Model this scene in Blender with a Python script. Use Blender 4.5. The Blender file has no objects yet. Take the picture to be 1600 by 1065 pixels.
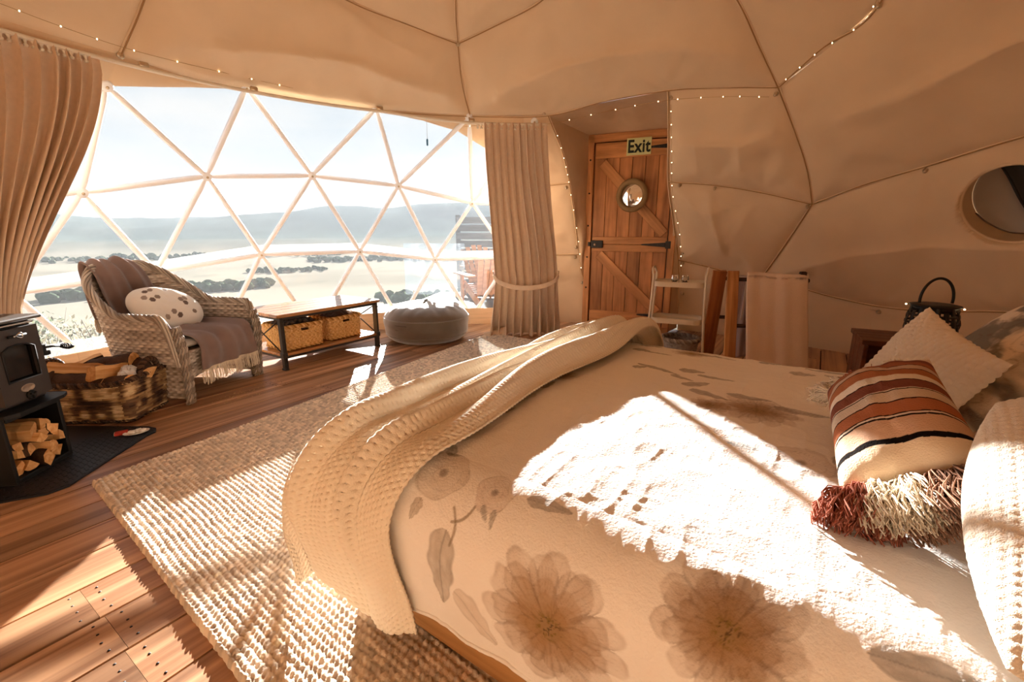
import bpy, math, random
import numpy as np
from mathutils import Vector, Matrix
rnd = random.Random(7)
rng = np.random.default_rng(7)
SC = bpy.context.scene
COL = SC.collection
PI = math.pi
def rad(a): return math.radians(a)

# ------------------------------------------------------------------ camera
cam_d = bpy.data.cameras.new('camera'); cam = bpy.data.objects.new('camera', cam_d); COL.objects.link(cam)
cam_d.sensor_fit = 'HORIZONTAL'; cam_d.sensor_width = 36.0; cam_d.lens = 36.0*711.0/1600.0
cam_d.clip_start = 0.02; cam_d.clip_end = 60000
cam.location = (0, 0, 1.2); cam.rotation_euler = (PI/2 - 0.2375, 0, 0)
SC.camera = cam

# ------------------------------------------------------------------ light and exposure
SUN_AZ, SUN_EL, SUN_STRENGTH = -13.3, 13.0, 21.0
SKY_STRENGTH = 0.48
SC.view_settings.view_transform = 'Standard'; SC.view_settings.look = 'None'
SC.view_settings.gamma = 1.0; SC.view_settings.use_curve_mapping = False
SC.view_settings.exposure = 0.85
SC.cycles.max_bounces = 14; SC.cycles.diffuse_bounces = 7; SC.cycles.glossy_bounces = 4
SC.cycles.transparent_max_bounces = 24; SC.cycles.transmission_bounces = 6
SC.cycles.caustics_reflective = False; SC.cycles.caustics_refractive = False
SC.cycles.sample_clamp_indirect = 8.0
SC.cycles.use_denoising = True
sun_d = bpy.data.lights.new('sun', 'SUN'); sun = bpy.data.objects.new('sun', sun_d); COL.objects.link(sun)
sun_d.energy = SUN_STRENGTH; sun_d.angle = rad(0.55); sun_d.color = (1.0, 0.96, 0.91)
_s = Vector((math.sin(rad(SUN_AZ))*math.cos(rad(SUN_EL)), math.cos(rad(SUN_AZ))*math.cos(rad(SUN_EL)), math.sin(rad(SUN_EL))))
sun.rotation_euler = _s.to_track_quat('Z', 'Y').to_euler(); sun.location = (0, 0, 9)

def build_world():
    w = bpy.data.worlds.new('sky'); SC.world = w; w.use_nodes = True
    nt = w.node_tree; nt.nodes.clear(); N = nt.nodes.new; L = nt.links.new
    out = N('ShaderNodeOutputWorld'); bg = N('ShaderNodeBackground'); L(bg.outputs[0], out.inputs[0])
    bg.inputs[1].default_value = SKY_STRENGTH
    tc = N('ShaderNodeTexCoord'); sp = N('ShaderNodeSeparateXYZ'); L(tc.outputs['Generated'], sp.inputs[0])
    rp = N('ShaderNodeValToRGB'); L(sp.outputs[2], rp.inputs[0])
    e = rp.color_ramp.elements
    e[0].position = 0.0; e[0].color = (0.80, 0.84, 0.86, 1); e[1].position = 1.0; e[1].color = (0.26, 0.42, 0.62, 1)
    for p, c in ((0.10, (0.80, 0.85, 0.88)), (0.32, (0.56, 0.68, 0.78))):
        k = e.new(p); k.color = (*c, 1)
    mp = N('ShaderNodeMapping'); mp.inputs['Scale'].default_value = (1.6, 1.6, 7.0); L(tc.outputs['Generated'], mp.inputs[0])
    nz = N('ShaderNodeTexNoise'); nz.inputs['Scale'].default_value = 1.7; nz.inputs['Detail'].default_value = 6; L(mp.outputs[0], nz.inputs[0])
    cr = N('ShaderNodeValToRGB'); cr.color_ramp.elements[0].position = .45; cr.color_ramp.elements[1].position = .72; L(nz.outputs[0], cr.inputs[0])
    mx = N('ShaderNodeMix'); mx.data_type = 'RGBA'; L(cr.outputs[0], mx.inputs[0]); L(rp.outputs[0], mx.inputs[6]); mx.inputs[7].default_value = (0.92, 0.91, 0.89, 1)
    L(mx.outputs[2], bg.inputs[0])
build_world()

# ------------------------------------------------------------------ noise helpers (numpy)
def _hash(ix, iy, seed):
    h = (ix.astype(np.int64)*374761393 + iy.astype(np.int64)*668265263 + seed*974634777) & 0x7fffffff
    h = ((h ^ (h >> 13))*1274126177) & 0x7fffffff
    return ((h ^ (h >> 16)) & 0xffff)/65535.0
def vnoise(x, y, seed=0):
    x = np.asarray(x, float); y = np.asarray(y, float)
    ix = np.floor(x); iy = np.floor(y); fx = x-ix; fy = y-iy
    fx = fx*fx*fx*(fx*(fx*6-15)+10); fy = fy*fy*fy*(fy*(fy*6-15)+10)
    a = _hash(ix, iy, seed); b = _hash(ix+1, iy, seed); c = _hash(ix, iy+1, seed); d = _hash(ix+1, iy+1, seed)
    return (a*(1-fx)+b*fx)*(1-fy)+(c*(1-fx)+d*fx)*fy
def fbm(x, y, seed=0, n=4):
    s = 0; a = .5
    for i in range(n):
        s = s+a*vnoise(x*2**i+i*17.3, y*2**i-i*9.1, seed+i); a *= .5
    return s
def sstep(a, b, x):
    t = np.clip((x-a)/(b-a), 0, 1); return t*t*(3-2*t)

# ------------------------------------------------------------------ mesh helpers
class MB:
    def __init__(s): s.V = []; s.F = []; s.C = []; s.n = 0; s.M = []
    def add(s, V, F, col=None, m=0):
        V = np.asarray(V, float).reshape(-1, 3); o = s.n
        s.V.append(V); s.n += len(V)
        if isinstance(F, np.ndarray): F = F.tolist()
        s.F += [[i+o for i in f] for f in F]; s.M += [m]*len(F)
        if col is None: col = np.ones((len(V), 3))
        col = np.asarray(col, float)
        if col.ndim == 1: col = np.tile(col, (len(V), 1))
        s.C.append(col); return s
    def grid(s, P, cu=False, cv=False, col=None, m=0, flip=False):
        P = np.asarray(P, float); nu, nv = P.shape[:2]
        I = np.arange(nu*nv).reshape(nu, nv)
        if cu: I = np.vstack([I, I[:1]])
        if cv: I = np.hstack([I, I[:, :1]])
        q = np.stack([I[:-1, :-1], I[1:, :-1], I[1:, 1:], I[:-1, 1:]], -1).reshape(-1, 4)
        if flip: q = q[:, ::-1]
        if col is not None:
            col = np.asarray(col, float)
            if col.ndim == 3: col = col.reshape(-1, 3)
        return s.add(P.reshape(-1, 3), q, col, m)
    def box(s, c, d, b=0.0, rz=0.0, col=None, R=None, m=0):
        hx, hy, hz = d[0]/2, d[1]/2, d[2]/2; b = min(b, hx*.9, hy*.9, hz*.9)
        if R is None:
            R = np.array([[math.cos(rz), -math.sin(rz), 0], [math.sin(rz), math.cos(rz), 0], [0, 0, 1]])
        V = []; F = []
        sg = [(x, y, z) for x in (-1, 1) for y in (-1, 1) for z in (-1, 1)]
        if b <= 0:
            V = [(x*hx, y*hy, z*hz) for x, y, z in sg]
            F = [(0, 1, 3, 2), (4, 6, 7, 5), (0, 4, 5, 1), (2, 3, 7, 6), (0, 2, 6, 4), (1, 5, 7, 3)]
        else:
            ix = {}
            for g in sg:
                for ax in range(3):
                    h = [hx-b, hy-b, hz-b]; h[ax] += b
                    ix[(g, ax)] = len(V); V.append((g[0]*h[0], g[1]*h[1], g[2]*h[2]))
            def face(ax, sn):
                o = [i for i in range(3) if i != ax]
                r = []
                for p, q in ((-1, -1), (1, -1), (1, 1), (-1, 1)):
                    g = [0, 0, 0]; g[ax] = sn; g[o[0]] = p; g[o[1]] = q; r.append(ix[(tuple(g), ax)])
                return r
            for ax in range(3):
                for sn in (-1, 1): F.append(face(ax, sn))
            for ax in range(3):
                o = [i for i in range(3) if i != ax]
                for p in (-1, 1):
                    for q in (-1, 1):
                        g0 = [0]*3; g1 = [0]*3; g0[ax] = -1; g1[ax] = 1
                        for g in (g0, g1): g[o[0]] = p; g[o[1]] = q
                        F.append([ix[(tuple(g0), o[0])], ix[(tuple(g1), o[0])], ix[(tuple(g1), o[1])], ix[(tuple(g0), o[1])]])
            for g in sg: F.append([ix[(g, 0)], ix[(g, 1)], ix[(g, 2)]])
            Vn = np.array(V)
            for k, f in enumerate(F):       # outward winding
                p = Vn[f]; n = np.cross(p[1]-p[0], p[2]-p[0])
                if n @ p.mean(0) < 0: F[k] = f[::-1]
        V = np.array(V) @ np.asarray(R).T + np.asarray(c, float)
        return s.add(V, F, col, m)
    def tube(s, P, r, n=8, closed=False, cap=True, col=None, flat=1.0, up=None, m=0):
        P = np.asarray(P, float); k = len(P); r = np.broadcast_to(np.asarray(r, float), (k,))
        if closed: T = np.roll(P, -1, 0)-np.roll(P, 1, 0)
        else: T = np.gradient(P, axis=0)
        T = T/(np.linalg.norm(T, axis=1, keepdims=True)+1e-12)
        a = np.array(up, float) if up is not None else (np.array([0, 0, 1.]) if abs(T[0, 2]) < .9 else np.array([1., 0, 0]))
        Vs = []
        for i in range(k):
            x = a-T[i]*(a @ T[i]); nx = np.linalg.norm(x)
            if nx < 1e-6: x = np.cross(T[i], [0.3, .5, .8]); nx = np.linalg.norm(x)
            x /= nx; y = np.cross(T[i], x)
            if up is None: a = x
            t = np.arange(n)*2*PI/n
            Vs.append(P[i]+r[i]*(np.cos(t)[:, None]*x*flat+np.sin(t)[:, None]*y))
        Vs = np.array(Vs); o = s.n
        if col is not None and np.asarray(col).ndim == 2: col = np.repeat(np.asarray(col), n, 0)
        s.grid(Vs, cu=closed, cv=True, col=col, m=m)
        if cap and not closed:
            s.F += [[o+i for i in range(n)], [o+(k-1)*n+i for i in range(n-1, -1, -1)]]; s.M += [m, m]
        return s
    def lathe(s, prof, n=24, c=(0, 0, 0), col=None, m=0):
        t = np.arange(n)*2*PI/n; c = np.asarray(c, float)
        P = np.array([[(r*math.cos(a), r*math.sin(a), z) for a in t] for r, z in prof])+c
        o = s.n; k = len(prof)
        s.grid(P, cv=True, col=col, m=m)
        if prof[0][0] > 1e-4: s.F.append([o+i for i in range(n)]); s.M.append(m)
        if prof[-1][0] > 1e-4: s.F.append([o+(k-1)*n+i for i in range(n)]); s.M.append(m)
        return s
    def prism(s, poly, z0, z1, col=None, m=0):
        n = len(poly); V = [(x, y, z0) for x, y in poly]+[(x, y, z1) for x, y in poly]
        F = [list(range(n))[::-1], list(range(n, 2*n))]+[[i, (i+1) % n, n+(i+1) % n, n+i] for i in range(n)]
        return s.add(V, F, col, m)
    def obj(s, name, mats, parent=None, smooth=True, off=None, auto=None):
        V = np.vstack(s.V)
        if off is not None: V = V-np.asarray(off, float)
        me = bpy.data.meshes.new(name)
        nf = len(s.F); lt = np.fromiter((len(f) for f in s.F), np.int32, nf)
        li = np.fromiter((i for f in s.F for i in f), np.int32, int(lt.sum()))
        me.vertices.add(len(V)); me.vertices.foreach_set('co', V.astype(np.float32).ravel())
        me.loops.add(len(li)); me.loops.foreach_set('vertex_index', li)
        me.polygons.add(nf); ls = np.zeros(nf, np.int32); ls[1:] = np.cumsum(lt)[:-1]
        me.polygons.foreach_set('loop_start', ls); me.polygons.foreach_set('loop_total', lt)
        me.polygons.foreach_set('use_smooth', np.full(nf, bool(smooth)))
        if not isinstance(mats, (list, tuple)): mats = [mats]
        for m in mats: me.materials.append(m)
        if len(mats) > 1: me.polygons.foreach_set('material_index', np.array(s.M, np.int32))
        C = np.vstack(s.C)
        if C.min() < .9999:
            ca = me.color_attributes.new('Col', 'FLOAT_COLOR', 'POINT')
            ca.data.foreach_set('color', np.hstack([C, np.ones((len(C), 1))]).astype(np.float32).ravel())
        me.update(calc_edges=True); me.validate()
        if auto: me.set_sharp_from_angle(angle=rad(auto))
        o = bpy.data.objects.new(name, me); COL.objects.link(o)
        if parent is not None: o.parent = parent
        return o

def empty(name, loc=(0, 0, 0), rz=0.0, label=None, cat=None, group=None, kind=None):
    o = bpy.data.objects.new(name, None); COL.objects.link(o); o.empty_display_size = .1
    o.location = loc; o.rotation_euler = (0, 0, rz); return tag(o, label, cat, group, kind)
def tag(o, label=None, cat=None, group=None, kind=None):
    for k, v in (('label', label), ('category', cat), ('group', group), ('kind', kind)):
        if v: o[k] = v
    return o
def spline(P, n, closed=False):
    P = np.asarray(P, float); k = len(P)
    Q = np.vstack([P[-1], P, P[0], P[1]]) if closed else np.vstack([2*P[0]-P[1], P, 2*P[-1]-P[-2]])
    segs = k if closed else k-1
    t = np.linspace(0, segs, n, endpoint=not closed); i = np.minimum(t.astype(int), segs-1); f = (t-i)[:, None]
    a, b, c, d = Q[i], Q[i+1], Q[i+2], Q[i+3]
    return .5*((2*b)+(-a+c)*f+(2*a-5*b+4*c-d)*f**2+(-a+3*b-3*c+d)*f**3)
def normals(P):
    a = np.gradient(P, axis=0); b = np.gradient(P, axis=1); n = np.cross(a, b)
    return n/(np.linalg.norm(n, axis=2, keepdims=True)+1e-12)
def rotm(ax, ang):
    return np.array(Matrix.Rotation(ang, 3, ax))

# ------------------------------------------------------------------ materials
def lin(h):
    if isinstance(h, str):
        c = [int(h[i:i+2], 16)/255 for i in (0, 2, 4)]
    else: c = h
    return tuple((x/12.92 if x <= .04045 else ((x+.055)/1.055)**2.4) for x in c)
def mat(name, color, rough=.7, spec=.3, metal=0.0, vcol=False, var=0.0, vscale=8.0, bump=0.0, bscale=60.0, stretch=(1, 1, 1),
        trans=0.0, rand=0.0, sheen=0.0, emit=0.0, grain=0.0, gscale=(2, 30, 30), color2=None, wave=None, coat=0.0):
    m = bpy.data.materials.new(name); m.use_nodes = True; nt = m.node_tree; N = nt.nodes.new; L = nt.links.new
    b = nt.nodes['Principled BSDF']; out = nt.nodes['Material Output']
    c = lin(color)
    b.inputs['Roughness'].default_value = rough; b.inputs['Specular IOR Level'].default_value = spec; b.inputs['Metallic'].default_value = metal
    if sheen: b.inputs['Sheen Weight'].default_value = sheen
    if coat: b.inputs['Coat Weight'].default_value = coat; b.inputs['Coat Roughness'].default_value = .15
    tc = N('ShaderNodeTexCoord'); mp = N('ShaderNodeMapping'); mp.inputs['Scale'].default_value = stretch; L(tc.outputs['Object'], mp.inputs[0])
    vec = mp.outputs[0]; oi = None
    if rand or grain:
        oi = N('ShaderNodeObjectInfo'); ad = N('ShaderNodeVectorMath'); ad.operation = 'MULTIPLY_ADD'
        cb = N('ShaderNodeCombineXYZ')
        for i in range(3): L(oi.outputs['Random'], cb.inputs[i])
        L(cb.outputs[0], ad.inputs[0]); ad.inputs[1].default_value = (37, 17, 91); L(vec, ad.inputs[2]); vec = ad.outputs[0]
    if vcol:
        at = N('ShaderNodeAttribute'); at.attribute_name = 'Col'; cs = at.outputs['Color']
    else:
        rg = N('ShaderNodeRGB'); rg.outputs[0].default_value = (*c, 1); cs = rg.outputs[0]
    def mul(cs, fac_out, lo, hi):
        mr = N('ShaderNodeMapRange'); L(fac_out, mr.inputs[0]); mr.inputs[1].default_value = .25; mr.inputs[2].default_value = .75
        mr.inputs[3].default_value = lo; mr.inputs[4].default_value = hi
        mx = N('ShaderNodeVectorMath'); mx.operation = 'SCALE'; L(cs, mx.inputs[0]); L(mr.outputs[0], mx.inputs[3]); return mx.outputs[0]
    if grain:
        mg = N('ShaderNodeMapping'); mg.inputs['Scale'].default_value = gscale; L(vec, mg.inputs[0])
        ng = N('ShaderNodeTexNoise'); ng.inputs['Scale'].default_value = 1.0; ng.inputs['Detail'].default_value = 5; ng.inputs['Distortion'].default_value = .6; L(mg.outputs[0], ng.inputs[0])
        if color2:
            mr = N('ShaderNodeMapRange'); L(ng.outputs[0], mr.inputs[0]); mr.inputs[1].default_value = .32; mr.inputs[2].default_value = .68
            mx = N('ShaderNodeMix'); mx.data_type = 'RGBA'; L(mr.outputs[0], mx.inputs[0]); L(cs, mx.inputs[6]); mx.inputs[7].default_value = (*lin(color2), 1); cs = mx.outputs[2]
        else: cs = mul(cs, ng.outputs[0], 1-grain, 1+grain)
    if var:
        nz = N('ShaderNodeTexNoise'); nz.inputs['Scale'].default_value = vscale; nz.inputs['Detail'].default_value = 5; L(vec, nz.inputs[0])
        cs = mul(cs, nz.outputs[0], 1-var, 1+var)
    if rand:
        mr = N('ShaderNodeMapRange'); L(oi.outputs['Random'], mr.inputs[0]); mr.inputs[3].default_value = 1-rand; mr.inputs[4].default_value = 1+rand
        mx = N('ShaderNodeVectorMath'); mx.operation = 'SCALE'; L(cs, mx.inputs[0]); L(mr.outputs[0], mx.inputs[3]); cs = mx.outputs[0]
    L(cs, b.inputs['Base Color'])
    if bump:
        bp = N('ShaderNodeBump'); bp.inputs['Strength'].default_value = bump; bp.inputs['Distance'].default_value = .01
        if wave: 
            wv = N('ShaderNodeTexWave'); wv.inputs['Scale'].default_value = bscale; wv.bands_direction = wave; wv.inputs['Distortion'].default_value = 1.0; L(vec, wv.inputs[0]); L(wv.outputs['Fac'], bp.inputs['Height'])
        else:
            nb = N('ShaderNodeTexNoise'); nb.inputs['Scale'].default_value = bscale; nb.inputs['Detail'].default_value = 4; L(vec, nb.inputs[0]); L(nb.outputs[0], bp.inputs['Height'])
        L(bp.outputs[0], b.inputs['Normal'])
    if emit:
        L(cs, b.inputs['Emission Color']); b.inputs['Emission Strength'].default_value = emit
    if trans:
        tr = N('ShaderNodeBsdfTranslucent'); L(cs, tr.inputs[0]); mxs = N('ShaderNodeMixShader'); mxs.inputs[0].default_value = trans
        L(b.outputs[0], mxs.inputs[1]); L(tr.outputs[0], mxs.inputs[2]); L(mxs.outputs[0], out.inputs[0])
    return m
def glass_mat(name, tint=(1, 1, 1), haze=.06, hazecol=(.9, .93, .96), gloss=.05, rough=.05):
    m = bpy.data.materials.new(name); m.use_nodes = True; nt = m.node_tree; nt.nodes.clear(); N = nt.nodes.new; L = nt.links.new
    out = N('ShaderNodeOutputMaterial'); tr = N('ShaderNodeBsdfTransparent'); tr.inputs[0].default_value = (*tint, 1)
    tl = N('ShaderNodeBsdfTranslucent'); tl.inputs[0].default_value = (*hazecol, 1)
    m1 = N('ShaderNodeMixShader'); m1.inputs[0].default_value = haze; L(tr.outputs[0], m1.inputs[1]); L(tl.outputs[0], m1.inputs[2])
    gl = N('ShaderNodeBsdfGlossy'); gl.inputs['Roughness'].default_value = rough
    m2 = N('ShaderNodeMixShader'); m2.inputs[0].default_value = gloss
    L(m1.outputs[0], m2.inputs[1]); L(gl.outputs[0], m2.inputs[2]); L(m2.outputs[0], out.inputs[0]); return m
# ------------------------------------------------------------------ palette
CANVAS = mat('canvas', 'dcc3a3', rough=.9, spec=.1, var=.05, vscale=3.0, bump=.12, bscale=260)
SEAM = mat('canvas_piping', 'a5825c', rough=.9, spec=.1)
GUSSET = mat('canvas_gusset', 'cbaf90', rough=.9, spec=.1, var=.08, vscale=4, bump=.15, bscale=240)
SUBFLOOR = mat('subfloor', '1c110a', rough=.9)
PLANK = mat('floor_plank', 'cda17a', rough=.36, spec=.35, grain=.55, gscale=(1.3, 16, 16), rand=.16, var=.36, vscale=2.6, bump=.06, bscale=40, stretch=(.25, 1, 1), color2='7c5236')
NAIL = mat('nail', '20140d', rough=.6, metal=.5)
STRUT = mat('white_frame', 'f4f6f8', rough=.4, spec=.4)
FILM = glass_mat('clear_film', tint=(.97, .975, .98), haze=.018, hazecol=(.92, .95, 1.0), gloss=.02, rough=.08)
FILMBAND = glass_mat('film_band', tint=(.95, .96, .97), haze=.10, hazecol=(.95, .96, .97), gloss=.05, rough=.2)
BOLT = mat('bolt_steel', 'c9b79b', rough=.3, metal=.9)
KICK = mat('pale_plywood', 'e0be98', rough=.55, grain=.12, gscale=(3, 3, 30), spec=.3)
DOORWOOD = mat('red_pine', 'c98b58', rough=.5, spec=.35, grain=.5, gscale=(14, 14, 1.2), rand=.22, var=.15, vscale=6, color2='92603a')
BLACKIRON = mat('black_iron', '17140f', rough=.45, spec=.4)
CURTAIN = mat('curtain_linen', 'dcc4aa', rough=.9, spec=.08, var=.05, vscale=30, bump=.12, bscale=300, sheen=.1)
RAIL = mat('cream_rail', 'ddd2be', rough=.4)
ROPE = mat('rope', '9a7d57', rough=.9, bump=.6, bscale=120)
MIRROR = mat('mirror_glass', 'f0f0ee', rough=.02, metal=1.0)

# ------------------------------------------------------------------ floor
CX, CY, CZ, SR = 0.008, 1.898, -0.419, 4.248
def sph(az, el, r=SR):
    a, e = np.radians(az), np.radians(el)
    return np.stack([CX+r*np.sin(a)*np.cos(e), CY+r*np.cos(a)*np.cos(e), CZ+r*np.sin(e)], -1)
FLOOR_RZ = rad(56.2)
floor = empty('floor', (0, 0, 0), FLOOR_RZ, kind='structure')
def w2f(x, y):
    c, s = math.cos(FLOOR_RZ), math.sin(FLOOR_RZ); return (x*c+y*s, -x*s+y*c)
def build_floor():
    fx, fy = w2f(CX, CY); Rf = 4.2
    o = MB().lathe([(0.001, -.06), (Rf+.05, -.06), (Rf+.05, -.022), (0.001, -.022)], 64, (fx, fy, 0)).obj('subfloor', SUBFLOOR, floor)
    jx = w2f(-.98, .98)[0]
    nails = MB(); W = .2095; k0 = int(math.floor((fy-Rf-1.557)/W)); k1 = int(math.ceil((fy+Rf-1.557)/W))
    for k in range(k0, k1):
        y0 = 1.557+k*W; y1 = y0+W-.0095; ym = (y0+y1)/2
        dd = max(abs(y0-fy), abs(y1-fy))
        half = math.sqrt(max(Rf**2-min(abs(y0-fy), abs(y1-fy))**2, 0.0))
        if half < .25: continue
        a, b = fx-half, fx+half
        cuts = [a]; x = a+rnd.uniform(.7, 2.6)
        while x < b-.5: cuts.append(x); x += rnd.choice((1.8, 2.4, 3.0))
        if k in (-1, 0, 1):
            cuts = [c for c in cuts if abs(c-jx) > .8 or c == a]+[jx+(.0 if k != 0 else .01)]; cuts.sort()
        if k == -2: cuts = [c for c in cuts if abs(c-jx) > .8 or c == a]+[jx+.2]; cuts.sort()
        cuts.append(b)
        for i in range(len(cuts)-1):
            xa, xb = cuts[i]+.0006, cuts[i+1]-.0006
            m = MB().box((0, 0, 0), (xb-xa, y1-y0, .022))
            p = m.obj('plank', PLANK, floor, smooth=False); p.location = ((xa+xb)/2, ym, -.011+rnd.uniform(-.0008, .0006))
            for xe in (xa+.035, xb-.035):
                for q in (-.07, -.02, .03, .075):
                    nails.lathe([(.0001, .0009), (.0042, .0006), (.0046, -.002)], 6, (xe+rnd.uniform(-.004, .004), ym+q+rnd.uniform(-.006, .006), 0))
    tag(nails.obj('nail_heads', NAIL, floor), kind='stuff')
build_floor()

# ------------------------------------------------------------------ dome lining
CREASES = [([(-46, 46.2), (-40.8, 46.9), (-34.1, 47.4), (-27.9, 47.2), (-17.8, 45.5), (-12.0, 44.6)], .045, 1),
           ([(-30, 52.0), (-24, 50.2), (-17, 48.5), (-12, 47.0)], .02, 1),
           ([(-3, 44.6), (-0.2, 46.0), (8.2, 48.1), (17.7, 49.3), (31.4, 48.7), (36.8, 47.6)], .04, 1),
           ([(52.6, 37.4), (60.2, 38.6), (69.2, 40.8), (80, 43)], .05, 1),
           ([(28.9, 36.6), (31.4, 35.9), (39.0, 35.3), (44.5, 36.5)], .04, 1),
           ([(31.8, 35.9), (32.2, 31.5)], .018, 0), ([(38.5, 35.3), (38.4, 30)], .02, 0),
           ([(45.5, 16.9), (52.4, 19.5), (60.3, 21.0), (68.4, 21.0), (80, 21)], .022, 1),
           ([(33.5, 29), (34.5, 24), (36, 19)], .03, 0), ([(31, 26.5), (33, 25.6), (35, 26)], .02, 1)]
def seg_dist(az, el, L, scale=True):
    c = np.cos(np.radians(el)); best = np.full(az.shape, 1e9); side = np.zeros(az.shape)
    for (a0, e0), (a1, e1) in zip(L[:-1], L[1:]):
        dx, dy = (a1-a0)*np.cos(rad((e0+e1)/2)), e1-e0; l2 = dx*dx+dy*dy+1e-9
        px, py = (az-a0)*c, el-e0
        t = np.clip((px*dx+py*dy)/l2, 0, 1); d = np.hypot(px-t*dx, py-t*dy)
        s = np.sign(dx*py-dy*px); u = d < best; best = np.where(u, d, best); side = np.where(u, s, side)
    return best, side
HOLE = (67.8, 25.4, 3.95)
def ang_to(az, el, a0, e0):
    p = sph(az, el, 1.0)-np.array([CX, CY, CZ]); q = sph(np.array(a0), np.array(e0), 1.0)-np.array([CX, CY, CZ])
    return np.degrees(np.arccos(np.clip(p @ q, -1, 1)))
def panel(pts, parent, depth=.05, seed=0, hole=False, step=1.3, K=26, m=None, folds=1.0):
    pts = list(pts); B = []
    for (a0, e0), (a1, e1) in zip(pts, pts[1:]+pts[:1]):
        n = max(2, int(math.hypot((a1-a0)*math.cos(rad((e0+e1)/2)), e1-e0)/step))
        for i in range(n): B.append((a0+(a1-a0)*i/n, e0+(e1-e0)*i/n))
    B = np.array(B); c = B.mean(0) if not hole else np.array(HOLE[:2])
    t = np.linspace(0, 1, K)**.8
    G = c+t[:, None, None]*(B[None]-c)
    az, el = G[..., 0], G[..., 1]
    d = seg_dist(az, el, pts+pts[:1])[0]
    disp = depth*(1-np.exp(-d/2.4))+.012*(1-np.exp(-d/.5))
    w = 1-np.exp(-d/1.6)
    disp = disp+w*(.04*(fbm(az*.05+seed, el*.07, 11+seed, 2)-.4)+.006*(fbm(az*.3, el*.2+seed, 21+seed, 3)-.45))
    if folds:
        for j, (a0, e0) in enumerate(pts):
            px, py = (az-a0)*np.cos(np.radians(el)), el-e0; rr = np.hypot(px, py); th = np.arctan2(py, px)
            disp = disp+folds*.013*np.exp(-rr/6.0)*(1-np.exp(-rr/1.2))*np.cos(th*7+seed+j*1.7+.6*fbm(th, rr*.1, 5, 2))*w
    for L, amp, asym in CREASES:
        dd, sd = seg_dist(az, el, L)
        k = np.where(sd > 0, .7, 2.6) if asym else 1.0
        disp = disp+1.6*amp*np.exp(-(dd/k)**1.1)*w
    r = SR-.004-disp
    P = sph(az, el, 1.0)-np.array([CX, CY, CZ]); P = P*r[..., None]+np.array([CX, CY, CZ])
    mb = MB().grid(P.transpose(1, 0, 2), cu=True)
    if hole:
        V = mb.V[0]; A = az.T.ravel(); E = el.T.ravel(); an = ang_to(A, E, *HOLE[:2]); ins = an < HOLE[2]
        mb.F = [f for f in mb.F if not all(ins[i] for i in f)]
        h0 = sph(np.array(HOLE[0]), np.array(HOLE[1]))
        k = np.where(ins, HOLE[2]/np.maximum(an, .2), 1)
        an2 = HOLE[0]+(A-HOLE[0])*k; en2 = HOLE[1]+(E-HOLE[1])*k
        Q = sph(an2, en2, SR-.05); V[ins] = Q[ins]
    mb.M = [0]*len(mb.F)
    return mb.obj('canvas_panel', m or CANVAS, parent)
ceiling = empty('ceiling', (CX, CY, 0), kind='structure'); wall_right = empty('wall_right', (CX, CY, 0), kind='structure')
wall_left = empty('wall_left', (CX, CY, 0), kind='structure'); wall_back = empty('wall_back', (CX, CY, 0), kind='structure')
wall_front = empty('wall_front', (CX, CY, 0), kind='structure')
N1, N2, N3, N4, N5 = (-10.4, 50), (-7.8, 40.7), (44, 41.1), (47.7, 26.1), (57.1, 46.7)
N6, N7, N8, N9, N10, R1, ST = (6.5, 40.8), (27.7, 42.9), (40.9, 14.5), (60.3, 29.8), (56, 12.7), (-59, 41.4), (-57.6, 46.9)
D1, D2 = (27.2, 30.2), (28.9, 17.7)
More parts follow.
